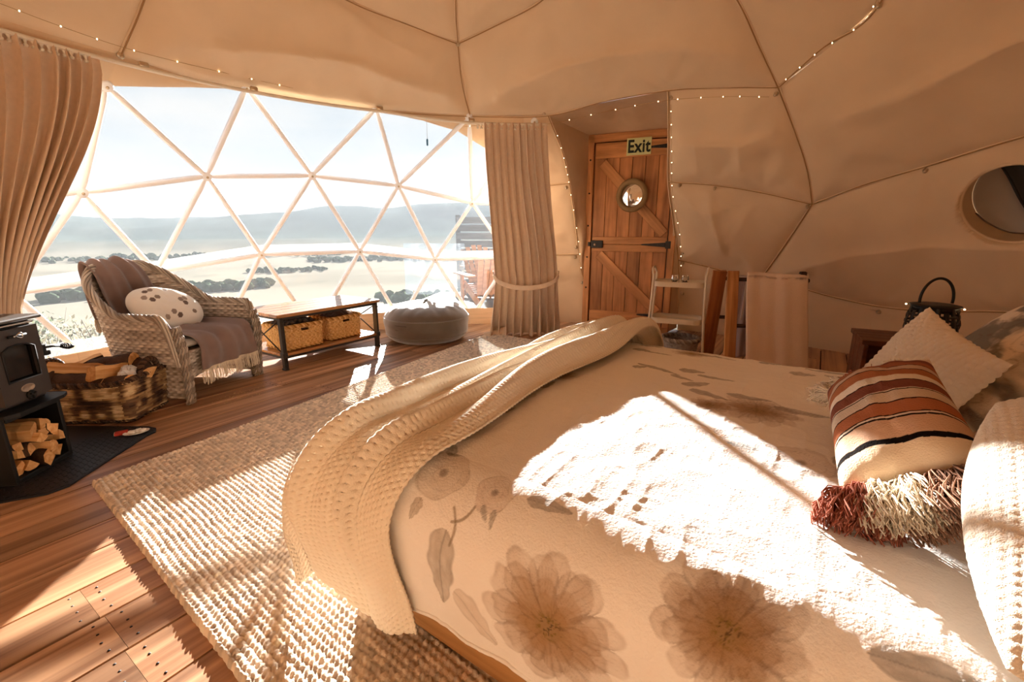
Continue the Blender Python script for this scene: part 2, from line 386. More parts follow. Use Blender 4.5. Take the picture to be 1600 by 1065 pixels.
PANELS = [
 (ceiling, [R1, (-51, 40.7), (-44, 40.8), (-34, 40.7), (-24.4, 40.6), N2, N1, (-30, 52.8), (-56, 57)], dict(depth=.09, seed=1, step=.9, K=44)),
 (ceiling, [(-100, 41), (-80, 41.4), (-69.6, 41.5), R1, ST, (-56, 57), (-100, 57)], dict(seed=2)),
 (ceiling, [N2, N6, (17, 42.3), N7, N3, (39.8, 51.2), (36, 57), (12, 58), (5.4, 54.9), N1], dict(depth=.08, seed=3, step=.9, K=44)),
 (ceiling, [N1, (5.4, 54.9), (12, 58), (18, 75), (-11.5, 75), (-11.1, 54.7)], dict(seed=4)),
 (ceiling, [N1, (-11.1, 54.7), (-11.5, 75), (-56, 75), (-56, 57), (-30, 52.8)], dict(seed=5)),
 (ceiling, [N3, N5, (66, 57), (66, 75), (18, 75), (12, 58), (36, 57), (39.8, 51.2)], dict(seed=6)),
 (wall_right, [N3, (45.8, 35.5), (47.1, 30.8), N4, N9, (68.4, 31.6), (95, 33), (95, 57), (66, 57), N5], dict(depth=.06, seed=7, step=.9, K=44)),
 (wall_right, [N4, N8, (45.3, 14.5), (50.5, 13.4), N10, (61.4, 12.9), (68.9, 13.9), (95, 14), (95, 33), (68.4, 31.6), N9], dict(depth=.06, seed=8, step=.45, K=90, hole=True)),
 (wall_right, [N8, (45.3, 14.5), (50.5, 13.4), N10, (61.4, 12.9), (68.9, 13.9), (95, 14), (95, 5), (60, 5), (40.9, 5)], dict(depth=.03, seed=9)),
 (wall_right, [N7, N3, (45.8, 35.5), (47.1, 30.8), N4, (41, 28), (34.2, 29.4), D1], dict(depth=.06, seed=10, step=.7, K=40)),
 (wall_right, [D1, (34.2, 29.4), (41, 28), N4, N8, (35.3, 16.3), D2], dict(depth=.06, seed=11, step=.7, K=40)),
 (wall_right, [D2, (35.3, 16.3), N8, (40.9, 5), (29.3, 5)], dict(depth=.03, seed=12)),
 (wall_front, [(2, 40.8), N6, (9, 35.5), (10.3, 30.5), (2, 29.8)], dict(depth=.03, seed=13)),
 (wall_front, [(2, 29.8), (10.3, 30.5), (11.3, 24), (12, 18.3), (2, 18)], dict(depth=.03, seed=14)),
 (wall_front, [(2, 18), (12, 18.3), (13.1, 13.3), (13.4, 5), (2, 5)], dict(depth=.03, seed=15)),
 (ceiling, [R1, (-60, 38.1), (-50.9, 39.8), (-44.1, 40.8), (-51, 40.7)], dict(depth=.01, seed=16, folds=.3)),
 (ceiling, [(-24.4, 40.6), (-17.5, 39.9), (-10, 38.4), (-4.8, 35.9), (2, 33), (2, 40.8), N2], dict(depth=.01, seed=17, folds=.3)),
 (ceiling, [(-100, 41), (-80, 41.4), (-69.6, 41.5), R1, (-60, 38.1), (-75, 36), (-100, 36)], dict(depth=.02, seed=18)),
 (wall_left, [(-78, 37), (-100, 37), (-100, 5), (-78, 5)], dict(seed=19))]
for par, pts, kw in PANELS: panel(pts, par, **kw).location = (-CX, -CY, 0)
k = 20
for e0, e1 in ((5, 33), (33, 57), (57, 75)):        # the far side of the dome, behind the camera
    a0, a1 = (95, 260) if e0 < 57 else (66, 304)
    for i in range(5):
        p, q = a0+(a1-a0)*i/5, a0+(a1-a0)*(i+1)/5
        panel([(p, e0), (q, e0), (q, e1), (p, e1)], wall_back if e0 < 57 else ceiling, seed=k, step=3, K=10).location = (-CX, -CY, 0); k += 1
t = np.linspace(0, 2*PI, 49)[:-1]
cap = MB().grid(np.array([[sph(np.degrees(a), e, SR-.03) for a in t] for e in (74.5, 80, 85, 89.9)]), cv=True).obj('canvas_crown', CANVAS, ceiling); cap.location = (-CX, -CY, 0)

SEAMS = [(ceiling, [(-24.4, 40.6), N2, N6, (17, 42.4), N7, (36, 42.3), N3]), (ceiling, [N2, (-9.4, 45), N1]), (ceiling, [N1, (-20, 51.6), (-30, 52.8), (-44, 55.2), (-56, 57)]),
 (ceiling, [N1, (-11.1, 54.7), (-11.4, 65), (-11.5, 75)]), (ceiling, [N1, (-3, 52.4), (5.4, 54.9), (12, 58)]), (ceiling, [N3, (42, 46), (39.8, 51.2), (36, 57)]),
 (wall_right, [N3, (50, 44.2), N5, (66, 57)]), (wall_right, [N3, (45.8, 35.5), (47.1, 30.8), N4]), (wall_right, [N4, (54, 28.3), N9, (68.4, 31.6), (80, 33)]),
 (wall_right, [N4, (44.3, 20.3), N8]), (wall_right, [D1, (34.2, 29.4), (41, 28), N4]), (wall_right, [D2, (35.3, 16.3), N8]),
 (wall_right, [N8, (45.3, 14.5), (50.5, 13.4), N10, (61.4, 12.9), (68.9, 13.9), (80, 14)]), (wall_right, [N7, (27.4, 36.5), D1, (28, 24), D2, (29.2, 8)]),
 (ceiling, [R1, ST, (-56, 57)]), (wall_front, [N6, (9, 35.5), (10.3, 30.5), (11.3, 24), (12, 18.3), (13, 13.3)]), (wall_front, [(3, 29.9), (10.3, 30.5)]), (wall_front, [(3, 18), (12, 18.3)])]
for par, L in SEAMS:
    n = len(L)*8; P = spline([(a, e) for a, e in L], n) if len(L) > 2 else np.linspace(L[0], L[1], n)
    for off, r, mt in ((-.016, .005, SEAM), (-.008, .016, CANVAS)):
        Q = sph(P[:, 0], P[:, 1], SR+off-(.004 if mt is SEAM else 0))
        MB().tube(Q, r, 6, flat=1 if mt is SEAM else .5).obj('seam_piping' if mt is SEAM else 'seam_hem', mt, par).location = (-CX, -CY, 0)
def bolt(az, el, par, r=.017):
    p = sph(np.array(az), np.array(el), SR-.01); n = Vector((CX, CY, CZ))-Vector(p); q = n.to_track_quat('Z', 'Y')
    o = MB().lathe([(.0001, .034), (r*.55, .033), (r*.8, .026), (r*.8, .012), (r*1.25, .010), (r*1.35, 0), (r*1.35, -.01)], 10).obj('bolt', BOLT, par)
    o.location = Vector(p)-Vector((CX, CY, 0)); o.rotation_mode = 'QUATERNION'; o.rotation_quaternion = q
for a, e in (N1, (-7.6, 40.0), (5.8, 41.2), (43.6, 40.4), N5, R1): bolt(a, e, ceiling)
for a, e in ((47.2, 25.8), (60.1, 29.3), (56, 12.0), (29.0, 29.6), (34.4, 28.9), (28.2, 42.0), (29.6, 17.2), (29.6, 18.9), (40.2, 15), (29.8, 12)): bolt(a, e, wall_right)
for a, e in ((9.7, 29.8), (11.4, 17.8), (11.5, 19.6), (12.6, 13.2), (2.6, 12)): bolt(a, e, wall_front)

# ------------------------------------------------------------------ dome window
H = dict(M0=(-75, 25.0), M1=(-61.7, 26.7), M2=(-48.5, 29.6), M3=(-34.2, 30.7), M4=(-20.3, 29.8), M5=(-7.3, 27.2), M6=(6.5, 27),
         T0=(-74, 37), T1=(-60, 38.1), T2=(-44.1, 41.0), T3=(-24.4, 40.8), T4=(-8, 40.5), T5=(4, 40),
         L0=(-68, 15.8), L1=(-54.6, 17.1), L2=(-41.6, 18.9), L3=(-26.8, 19.0), L4=(-14, 17.4), L5=(-0.5, 17.6),
         Z0=(-75, 5.6), B1=(-61.5, 5.6), B2=(-48.4, 5.8), B3=(-34.5, 6.2), B4=(-20.4, 6.3), B5=(-7.5, 6.5), B6=(5, 6))
TRI = ['T0 T1 M0', 'T1 M1 M0', 'T1 T2 M2', 'T1 M2 M1', 'T2 T3 M3', 'T2 M3 M2', 'T3 T4 M4', 'T3 M4 M3', 'T4 M5 M4', 'T4 T5 M5', 'T5 M6 M5',
       'M0 M1 L0', 'M1 L1 L0', 'M1 M2 L1', 'M2 L2 L1', 'M2 M3 L2', 'M3 L3 L2', 'M3 M4 L3', 'M4 L4 L3', 'M4 M5 L4', 'M5 L5 L4', 'M5 M6 L5',
       'L0 B1 Z0', 'L0 L1 B1', 'L1 B2 B1', 'L1 L2 B2', 'L2 B3 B2', 'L2 L3 B3', 'L3 B4 B3', 'L3 L4 B4', 'L4 B5 B4', 'L4 L5 B5', 'L5 B6 B5']
window = empty('window_1', (CX, CY, 0), kind='structure')
def build_window():
    O = np.array([CX, CY, 0]); X = {k: sph(np.array(v[0]), np.array(v[1])) for k, v in H.items()}
    edges = set()
    for tr in TRI:
        a, b, c = tr.split()
        for p, q in ((a, b), (b, c), (a, c)): edges.add(tuple(sorted((p, q))))
        P = np.array([X[a], X[b], X[c]]); cen = np.array([CX, CY, CZ])
        P = cen+(P-cen)*(SR+.028)/SR
        MB().add(P, [[0, 1, 2]]).obj('pane', FILM, window, off=O)
    for a, b in sorted(edges):
        if a[0] == b[0] == 'T' or (a[0] in 'BZ' and b[0] in 'BZ'): continue
        p, q = X[a], X[b]; d = (q-p)/np.linalg.norm(q-p)
        s = np.array([0, .03, .07, .12, .5, .88, .93, .97, 1])*np.linalg.norm(q-p)
        rr = np.array([.016, .016, .022, .025, .025, .025, .022, .016, .016])
        MB().tube(p+d*s[:, None], rr, 8, flat=1).obj('strut', STRUT, window, off=O)
    MB().tube(np.array([X['L5'], sph(np.array(7.9), np.array(17.2))]), .017, 8).obj('strut', STRUT, window, off=O)
    for k in X:
        if k[0] in 'BZ': continue
        n = Vector((CX, CY, CZ))-Vector(X[k])
        h = empty('hub', Vector(X[k])-Vector(O)); h.parent = window; h.rotation_mode = 'QUATERNION'; h.rotation_quaternion = n.to_track_quat('Z', 'Y')
        MB().lathe([(.0001, .026), (.034, .024), (.044, .012), (.044, -.012), (.0001, -.014)], 12).obj('hub_plate', STRUT, h)
        MB().lathe([(.0001, .037), (.008, .036), (.011, .031), (.011, .022)], 8).obj('hub_bolt', BOLT, h)
    az = np.linspace(-80, 4, 60); el = np.interp(az, [H['L0'][0], H['L1'][0], H['L2'][0], H['L3'][0], H['L4'][0], 4], [15.8, 17.1, 18.9, 19.0, 17.4, 17.6])
    lo, hi = sph(az, el-.15, SR+.045), sph(az, el+1.15, SR+.045)
    MB().grid(np.stack([lo, hi], 1)).obj('film_band', FILMBAND, window, off=O)
    lo, hi = sph(az, np.full(60, 5.4), SR+.01), sph(az, np.full(60, 9.6), SR+.01)
    MB().grid(np.stack([lo, hi], 1)).obj('film_skirt', FILMBAND, window, off=O)
build_window()
kick = empty('baseboard_front', (CX, CY, 0), kind='structure')
for i in range(7):                                  # curved kick boards under the window
    a = np.radians(np.linspace(-92+i*14+.01, -78+i*14-.01, 9)); r0, r1 = 4.05, 4.075
    sec = [(r0, 0), (r0, .205), (r0+.004, .21), (r1, .21), (r1, 0)]
    P = np.array([[(r*math.sin(t), r*math.cos(t), z) for r, z in sec] for t in a])
    mb = MB().grid(P, cv=True); mb.F += [list(range(5)), list(range(44, 39, -1))]; mb.M += [0, 0]
    mb.obj('kick_board', KICK, kick, smooth=False)
for i in range(12):
    bolt(-80+i*7.1, 8.2, kick, .008)

# ------------------------------------------------------------------ round window in the right wall
def build_window2():
    O = sph(np.array(HOLE[0]), np.array(HOLE[1])); n = np.array([CX, CY, CZ])-O; n /= np.linalg.norm(n)
    w = empty('window_2', O, kind='structure')
    x = np.cross([0, 0, 1.], n); x /= np.linalg.norm(x); y = np.cross(n, x)
    w.rotation_mode = 'QUATERNION'; w.rotation_quaternion = Matrix((x, y, n)).transposed().to_quaternion()
    rr = SR*math.sin(rad(HOLE[2])); t = np.arange(48)*2*PI/48
    MB().tube(np.stack([rr*np.cos(t), rr*np.sin(t), t*0+.055], -1), .014, 8, closed=True, flat=1).obj('window_frame', CANVAS, w)
    MB().grid(np.array([[(rr*1.01*math.cos(a), rr*1.01*math.sin(a), z) for a in t] for z in (.055, -.02, -.10)]), cv=True).obj('window_reveal', GUSSET, w)
    dk = mat('window_flap_dark', '3a3835', rough=.8, bump=.3, bscale=25); lt = mat('window_flap_pale', 'a89c90', rough=.7)
    # pale outer disc
    u = np.linspace(0, 1, 10); P = np.array([[(rr*1.05*q*math.cos(a), rr*1.05*q*math.sin(a), -.10-.03*(1-q*q)) for a in t] for q in u])
    MB().grid(P, cv=True).obj('window_pane', lt, w)
    # dark rolled flap hanging over the upper right part
    s = np.linspace(0, 1, 30); v = np.linspace(0, 1, 24); P = []
    for a in s:
        row = []
        for b in v:
            px = -rr*.42+a*rr*1.5; ed = rr*.95-2.1*(px+rr*.42)+.02*math.sin(a*14)
            py = ed+(rr*1.2-ed)*b if ed < rr*1.2 else rr*1.2
            q = math.hypot(px, py); 
            if q > rr: px, py = px*rr/q, py*rr/q
            row.append((px, py, -.055+.02*math.sin(b*9+a*5)*(1-b)-.02*b))
        P.append(row)
    P = np.array(P); MB().grid(P).obj('window_flap', dk, w)
    MB().tube(P[:, 0]+[0, 0, .006], .008, 6).obj('flap_hem', mat('flap_hem', '2c2926', rough=.8), w)
    Q = np.array([(-rr*.86, -rr*.35, -.05), (-rr*.6, -rr*.62, -.04), (-rr*.2, -rr*.85, -.03), (rr*.2, -rr*.93, -.05)])
    MB().tube(spline(Q, 20), .005, 6).obj('draw_cord', mat('draw_cord', '6a5847', rough=.8), w)
build_window2()

# ------------------------------------------------------------------ door in its canvas vestibule
DL = (1.0, 5.82); DRZ = rad(-25.3)
door = empty('door_1', (*DL, 0), DRZ, kind='structure')
def build_door():
    W, T, Z0, Z1 = .90, .035, .03, 2.2
    n = 6; pw = W/n
    for i in range(n):
        p = MB().box((0, 0, 0), (pw-.004, .028, Z1-Z0), .004).obj('door_plank', DOORWOOD, door, smooth=False); p.location = ((i+.5)*pw, 0, (Z0+Z1)/2)
    o = MB().box((W/2, .022, (Z0+Z1)/2), (W+.16, .012, Z1+.14)).obj('door_light_block', BLACKIRON, door, smooth=False)  # added black sheet, keeps outside light out of the plank gaps
    def rail(name, x0, z0, x1, z1, wd, y=-.026, th=.026):
        L = math.hypot(x1-x0, z1-z0); a = math.atan2(z1-z0, x1-x0)
        o = MB().box((0, 0, 0), (L, th, wd), .004).obj(name, DOORRAIL, door, smooth=False); o.location = ((x0+x1)/2, y, (z0+z1)/2); o.rotation_euler = (0, -a, 0)
    rail('door_rail', .01, 2.115, W, 2.115, .17); rail('door_rail', .01, 1.085, W, 1.085, .085); rail('door_rail', .01, .995, W, .995, .085)
    rail('door_rail', .01, .13, W, .13, .17)
    rail('door_brace', .10, 1.98, .86, 1.16, .115); rail('door_brace', .10, .92, .84, .24, .11)
    rail('door_frame', -.045, .0, -.045, 2.3, .075, 0, .09); rail('door_frame', W+.05, 0, W+.05, 2.3, .075, 0, .09); rail('door_frame', -.08, 2.255, W+.09, 2.255, .085, 0, .09)
    rail('door_threshold', -.08, .012, W+.09, .012, .1, 0, .12)
    for z in (2.12, 1.04, .2):
        h = MB().prism([(.90, -.028), (.62, -.008), (.60, 0), (.62, .008), (.90, .028)], 0, .006)
        h.box((.915, 0, .004), (.06, .085, .010), .003)
        for k in range(4): h.lathe([(.006, .006), (.005, .010), (.0001, .011)], 8, (.68+.06*k, 0, 0))
        o = h.obj('strap_hinge', BLACKIRON, door, smooth=False); o.location = (0, -.040, z); o.rotation_euler = (PI/2, 0, 0)
    l = MB().box((.075, -.05, 1.04), (.15, .03, .09), .006); l.box((-.02, -.045, 1.04), (.03, .04, .05), .004)
    lk = l.obj('door_lock', BLACKIRON, door, smooth=False)
    MB().lathe([(.0001, .03), (.012, .028), (.016, .018), (.010, .0)], 12).obj('lock_knob', BOLT, lk).location = (.06, -.066, 1.035)
    lk.children[0].rotation_euler = (PI/2, 0, 0)
    for i in range(5): 
        o = MB().lathe([(.0001, .012), (.009, .010), (.011, 0)], 8).obj('frame_bolt', BLACKIRON, door); o.location = (-.045, -.045, .5+.38*i); o.rotation_euler = (PI/2, 0, 0)
DOORRAIL = mat('red_pine_rail', 'd0955f', rough=.5, spec=.35, grain=.5, gscale=(1.5, 14, 14), rand=.18, var=.12, vscale=6, color2='9c683e')
build_door()
def dpt(x, y, z): return np.array([DL[0]+x*math.cos(DRZ)-y*math.sin(DRZ), DL[1]+x*math.sin(DRZ)+y*math.cos(DRZ), z])
def ruled(A, B, nv, sag, seed, name):
    A, B = np.asarray(A), np.asarray(B); v = np.linspace(0, 1, nv); n = len(A)
    P = A[:, None]*(1-v[None, :, None])+B[:, None]*v[None, :, None]
    N = normals(P); u = np.linspace(0, 1, n)[:, None]
    w = np.sin(PI*v)[None]*np.ones((n, 1))
    d = w*np.clip(np.sin(PI*u), 0, 1)**.5*(sag+.03*np.sin(u*17+v[None]*3+seed)*np.sin(PI*u)+.02*(fbm(u*7+seed, v[None]*3, seed, 3)-.4))
    P = P+N*d[..., None]
    MB().grid(P).obj(name, GUSSET, vest)
vest = empty('wall_vestibule', (0, 0, 0), kind='structure')
n = 40
A = spline([sph(np.array(a), np.array(e), SR-.02) for a, e in (N6, (9, 35.5), (10.3, 30.5), (11.3, 24), (12, 18.3))]+[dpt(-.07, -.03, .5), dpt(-.07, -.03, 0)], n)
B = np.array([dpt(-.07, .0, 2.3*(1-t)) for t in np.linspace(0, 1, n)])
ruled(A, B, 20, .02, 3, 'canvas_gusset')
A = spline([sph(np.array(a), np.array(e), SR-.02) for a, e in (N6, (17, 42.3), N7)]+[], n)
B = np.array([dpt(-.07+1.06*t, 0, 2.3) for t in np.linspace(0, 1, n)])
ruled(A, B, 20, .06, 5, 'canvas_gusset')
A = spline([sph(np.array(a), np.array(e), SR-.02) for a, e in (N7, (27.4, 36.5), D1, (28, 24), D2, (29.2, 6))], n)
B = np.array([dpt(.975, 0, 2.3*(1-t)) for t in np.linspace(0, 1, n)])
ruled(A, B, 12, .02, 8, 'canvas_gusset')

# exit sign, mirror
ex = empty('exit_sign', dpt(.515, -.046, 2.135), DRZ, 'pale yellow-green sign reading Exit in dark letters, above the porthole mirror', 'sign')
MB().box((0, 0, 0), (.275, .008, .185), .002).obj('sign_plate', mat('exit_plate', 'cfd39a', rough=.4), ex, smooth=False)
fc = bpy.data.curves.new('sign_lettering', 'FONT'); fc.body = 'Exit'; fc.size = .19; fc.align_x = 'CENTER'; fc.align_y = 'CENTER'; fc.extrude = .001; fc.offset = .005; fc.space_character = 1.08
_t = bpy.data.objects.new('tmp_text', fc); _me = bpy.data.meshes.new_from_object(_t); bpy.data.objects.remove(_t)
fo = bpy.data.objects.new('sign_lettering', _me); COL.objects.link(fo); fo.parent = ex; fo.location = (0, -.0052, -.004); fo.rotation_euler = (PI/2, 0, 0); fo.scale = (.80, 1, 1)
_me.materials.clear(); _me.materials.append(mat('exit_letter', '16231a', rough=.6))
mr = empty('porthole_mirror', dpt(.475, -.085, 1.60), DRZ-rad(9), 'round mirror with a rope-bound rim hanging on the plank door', 'mirror')
t = np.arange(60)*2*PI/60
fr = MB(); fr.tube(np.stack([.158*np.cos(t), 0*t, .158*np.sin(t)], -1), .027, 10, closed=True)
for j in range(3):
    a = np.arange(360)*2*PI/360; q = a*40+j*2*PI/3
    fr.tube(np.stack([(.158+.026*np.cos(q))*np.cos(a), .026*np.sin(q), (.158+.026*np.cos(q))*np.sin(a)], -1), .008, 4, closed=True)
fr.obj('rope_rim', ROPE, mr)
o = MB().lathe([(.0001, .004), (.14, .004), (.145, 0), (.145, -.012), (.0001, -.012)], 48).obj('mirror_glass', MIRROR, mr); o.rotation_euler = (PI/2, 0, 0)
# ================================================================== curtains and rail
def cols(h): return np.array(lin(h))
def rail_pt(az, el=41.0, r=SR-.09): return sph(np.array(az, float), np.array(el, float), r)
def build_rail():
    az = np.linspace(-84, 6.4, 70); el = np.interp(az, [-84, -70, -59, -44, -24, -8, 6.4], [41.2, 41.2, 41.2, 41.2, 41.1, 40.3, 40.1])
    P = rail_pt(az, el); root = empty('curtain_rail', P[35], 0, 'cream curved curtain rail following the top edge of the dome window', 'curtain rail')
    MB().tube(P, .019, 8, flat=.75, up=(0, 0, 1)).obj('track', RAIL, root, off=P[35])
    for a in list(np.linspace(-77, -63, 22))+list(np.linspace(-6.5, 5.5, 20)):
        p = rail_pt(a, np.interp(a, az, el))-np.array(P[35])
        o = MB().lathe([(.0001, .02), (.012, .016), (.014, .006), (.009, 0), (.006, -.014), (.012, -.02), (.010, -.032), (.0001, -.034)], 8).obj('glider', RAIL, root); o.location = p-np.array([0, 0, .02])
    for a in (-57, -43.5, -24, -7.6): 
        p = rail_pt(a, np.interp(a, az, el)); o = MB().box((0, 0, 0), (.06, .03, .035), .006).obj('rail_bracket', BOLT, root); o.location = p-np.array(P[35])+np.array([0, 0, .025]); o.rotation_euler = (0, 0, rad(-a))
build_rail()
def curtain(name, top, mid, bot, zt, zm, zb, npl, amp, label, wob=0, ms=.5, tie=None, seedc=0, nv=90):
    """top/mid/bot: (k,2) plan lines of the curtain at heights zt, zm, zb"""
    nu = npl*14; u = np.linspace(0, 1, nu); v = np.linspace(0, 1, nv)
    T, M_, B_ = [np.stack([np.interp(u, np.linspace(0, 1, len(q)), np.array(q)[:, i]) for i in (0, 1)], -1) for q in (top, mid, bot)]
    zz = np.where(v[None] < ms, zt+(zm-zt)*v[None]/ms, zm+(zb-zm)*(v[None]-ms)/(1-ms))*np.ones((nu, 1))
    if np.ndim(zt): zz = np.where(v[None] < ms, np.interp(u, np.linspace(0, 1, len(zt)), zt)[:, None]*(1-v[None]/ms)+zm*v[None]/ms, zz)
    k = np.clip(v/ms, 0, 1); kk = k*k*(3-2*k)*.55+k**1.6*.45; k2 = sstep(0, 1, np.clip((v-ms)/(1-ms), 0, 1))
    XY = T[:, None]*(1-kk)[None, :, None]+M_[:, None]*kk[None, :, None]; XY = XY*(1-k2)[None, :, None]+B_[:, None]*k2[None, :, None]
    tg = np.gradient(XY, axis=0); tg /= np.linalg.norm(tg, axis=2, keepdims=True)+1e-9; nn = np.stack([tg[..., 1], -tg[..., 0]], -1)
    ph = u[:, None]*npl*2*PI+.9*np.sin(v[None]*2.3+u[:, None]*5+seedc)*sstep(.05, .4, v)[None]+.8*(fbm(u[:, None]*npl*.8+seedc, v[None]*2.0, 3+seedc, 2)-.4)
    s = np.sin(ph); fold = np.sign(s)*np.abs(s)**.75
    am = amp*(.55+.45*sstep(0, .06, v))[None]*(.75+.5*vnoise(u[:, None]*npl*.5, v[None]*1.5+seedc, 9))
    if tie: am = am*(1-.45*np.exp(-((v-ms)/.05)**2))[None]
    am = am*(1+.6*sstep(.8, 1, v))[None] if tie else am
    XY = XY+nn*(fold*am)[..., None]+tg*(np.cos(ph)*am*.35)[..., None]
    P = np.concatenate([XY, zz[..., None]], -1)
    o = np.array([*np.mean(bot, 0), zb])
    root = empty(name, o, 0, label, 'curtain')
    cl = MB().grid(P).obj('curtain_cloth', CURTAIN, root, off=o)
    hd = P[:, :6].copy(); hd[..., :2] += nn[:, :6]*.005; MB().grid(hd).obj('heading_tape', CURTAIN, cl, off=o)
    return root, o, P
c, s = math.cos, math.sin
lt = [rail_pt(a)[:2].tolist() for a in (-84, -78, -72, -66, -61.8)]
curtain('window_curtain', [(-2.98, 2.45)]+lt, [(-3.0, 2.46), (-3.03, 2.55), (-3.08, 2.66), (-3.1, 2.80)], [(-3.0, 2.40), (-3.05, 2.5), (-3.1, 2.62), (-3.12, 2.74)], 2.32, .72, .35, 19, .045,
        'tan pleated curtain swept aside at the left end of the window, behind the stove', seedc=2, ms=.8)
ro, oo, PP = curtain('window_curtain', [(-.30, 5.02), (.02, 5.05), (.345, 5.03)], [(-.20, 5.17), (.16, 5.12), (.52, 5.17)], [(-.24, 5.30), (.14, 5.22), (.55, 5.28)], 2.27, .66, .012, 9, .060,
        'tan pleated curtain held by a tieback between the window and the plank door', tie=True, ms=.715, seedc=5)
u = np.linspace(0, 1, 60); a = PI*u
tb = np.stack([.155-.365*np.cos(a), 5.13-.105*np.sin(a)**.5, .74-.155*np.sin(a)], -1)
P = np.array([[q+np.array([0, -.004, dz]) for dz in (-.022, .022)] for q in tb])
MB().grid(P).grid(P+[0, -.006, 0]).tube(P[:, 0], .006, 5).tube(P[:, 1], .006, 5).obj('tieback', CURTAIN, ro, off=oo)
# hem puddle on the floor at the left corner of the right curtain
u = np.linspace(0, 1, 40); v = np.linspace(0, 1, 10)
P = np.array([[(-.33+.25*a+.03*math.sin(a*9), 5.16-.05*math.sin(a*7)+.09*b, .012+.05*math.sin(PI*b)*(.6+.4*math.sin(a*8))+.10*a*b) for b in v] for a in u])
MB().grid(P).obj('curtain_hem', CURTAIN, ro, off=oo)

# ================================================================== rug
JUTE = mat('jute', 'c9a67c', rough=.95, spec=.05, vcol=True, bump=.35, bscale=320)
def build_rug():
    A = np.array([-2.045, 1.987]); L = np.array([.4735, .8808]); S = np.array([.793, -.609]); LU, LV = 3.78, 2.32
    cu, cv = .0235, .0215; du = .0047
    nu, nv = int(LU/du), int(LV/du)
    u = np.linspace(0, LU, nu)[:, None]; v = np.linspace(0, LV, nv)[None]
    uu = u+.010*(fbm(v*1.2+3, u*.8, 41, 3)-.45)*4+.004*(fbm(v*9, u*9, 43, 2)-.4); vv = v+.012*(fbm(u*2, v*2, 47, 2)-.4)
    ru = uu/cu; row = np.floor(ru); fu = ru-row
    cvj = cv*(1+.25*(_hash(row, row*0, 5)-.5)); rv = vv/cvj+row*.5+_hash(row, row*0+3, 8); cell = np.floor(rv); fv = rv-cell
    big = .8+.4*_hash(row, cell, 12)
    hgt = .0105*np.sqrt(np.clip(1-((fu-.5)/.54)**2-((fv-.5+(fu-.5)*.3)/.56)**2, 0, 1))*big
    edge = np.minimum(np.minimum(u, LU-u), np.minimum(v, LV-v)); ed = sstep(0, .012, edge)
    jag = .004*(vnoise(v*90, u*0, 3)-.5)
    z = .009+hgt*ed+.006*sstep(.05, .02, edge)*ed+.006*(fbm(u*.9, v*.9, 77, 2)-.3)
    z = np.where(edge <= du*.9, -.001, z)
    X = A[0]+(u+jag)*L[0]+v*S[0]-(.006*(fbm(v*4, u*4, 6, 2)-.45))*L[0]; Y = A[1]+(u+jag)*L[1]+v*S[1]
    t = (.72+.5*_hash(row, cell, 31))[..., None]*(.8+.4*fbm(u*3, v*3, 91, 2))[..., None]
    C = cols('e4d4c0')*t+cols('f0e0c4')*.12*(_hash(row, cell, 55) > .75)[..., None]
    o = np.array([A[0], A[1], 0]); root = MB().grid(np.stack([X, Y, z], -1), col=np.clip(C, 0, .95)).obj('jute_rug', JUTE, None, off=o); root.location = o
    tag(root, 'chunky natural jute rug with knotted loops, lying along the foot of the bed', 'rug')
build_rug()

# ================================================================== bed
BRZ = rad(-35.5); BO = np.array([-.52, 1.31, 0])
OAK = mat('bed_oak', 'b98a58', rough=.55, grain=.3, gscale=(2, 28, 28), spec=.3, color2='94683d')
bed = empty('bed', BO, BRZ, 'low oak-framed double bed under a floral duvet in the middle of the tent', 'bed')
def build_bed():
    for nm, cx, cy, dx, dy in (('side_rail', 1.03, .012, 2.06, .024), ('side_rail', 1.03, 1.545, 2.06, .024), ('foot_rail', .012, .78, .024, 1.51), ('head_rail', 2.05, .78, .024, 1.51)):
        o = MB().box((0, 0, 0), (dx, dy, .25), .004).obj(nm, OAK, bed, smooth=False); o.location = (cx, cy, .155)
    o = MB().box((0, 0, 0), (2.02, 1.50, .30), .05).obj('mattress', mat('mattress_ticking', 'ddd5c6', rough=.9), bed); o.location = (1.03, .78, .40)
build_bed()
ZT = .615; BW = 1.46; BY0 = .055; BX0 = .07; RR = .16
def bedmap(a, b, off=0.0):
    da = np.maximum(0, -a); db = np.maximum(0, -b)+np.maximum(0, b-BW); sg = np.where(b < 0, -1.0, 1.0)
    r = np.hypot(da, db); dr = np.where(r > 1e-6, r, 1); nx, ny = -da/dr, sg*db/dr
    q = RR*PI/2; th = np.minimum(r/RR, PI/2); ov = np.maximum(0, r-q); R2 = RR+off
    out = R2*np.sin(th)-.05*sstep(0, .35, ov)*np.where(r > 0, 1, 0); dn = R2*(1-np.cos(th))+ov
    top = ZT+off+.035*np.sin(PI*np.clip(b/BW, 0, 1))**.7*sstep(0, .5, a+.1)
    x = BX0+np.maximum(a, 0)+nx*out; y = BY0+np.clip(b, 0, BW)+ny*out
    return x, y, top-dn
DUVET = mat('duvet_linen', 'efe6da', rough=.92, spec=.06, vcol=True, bump=.25, bscale=180, sheen=.1)
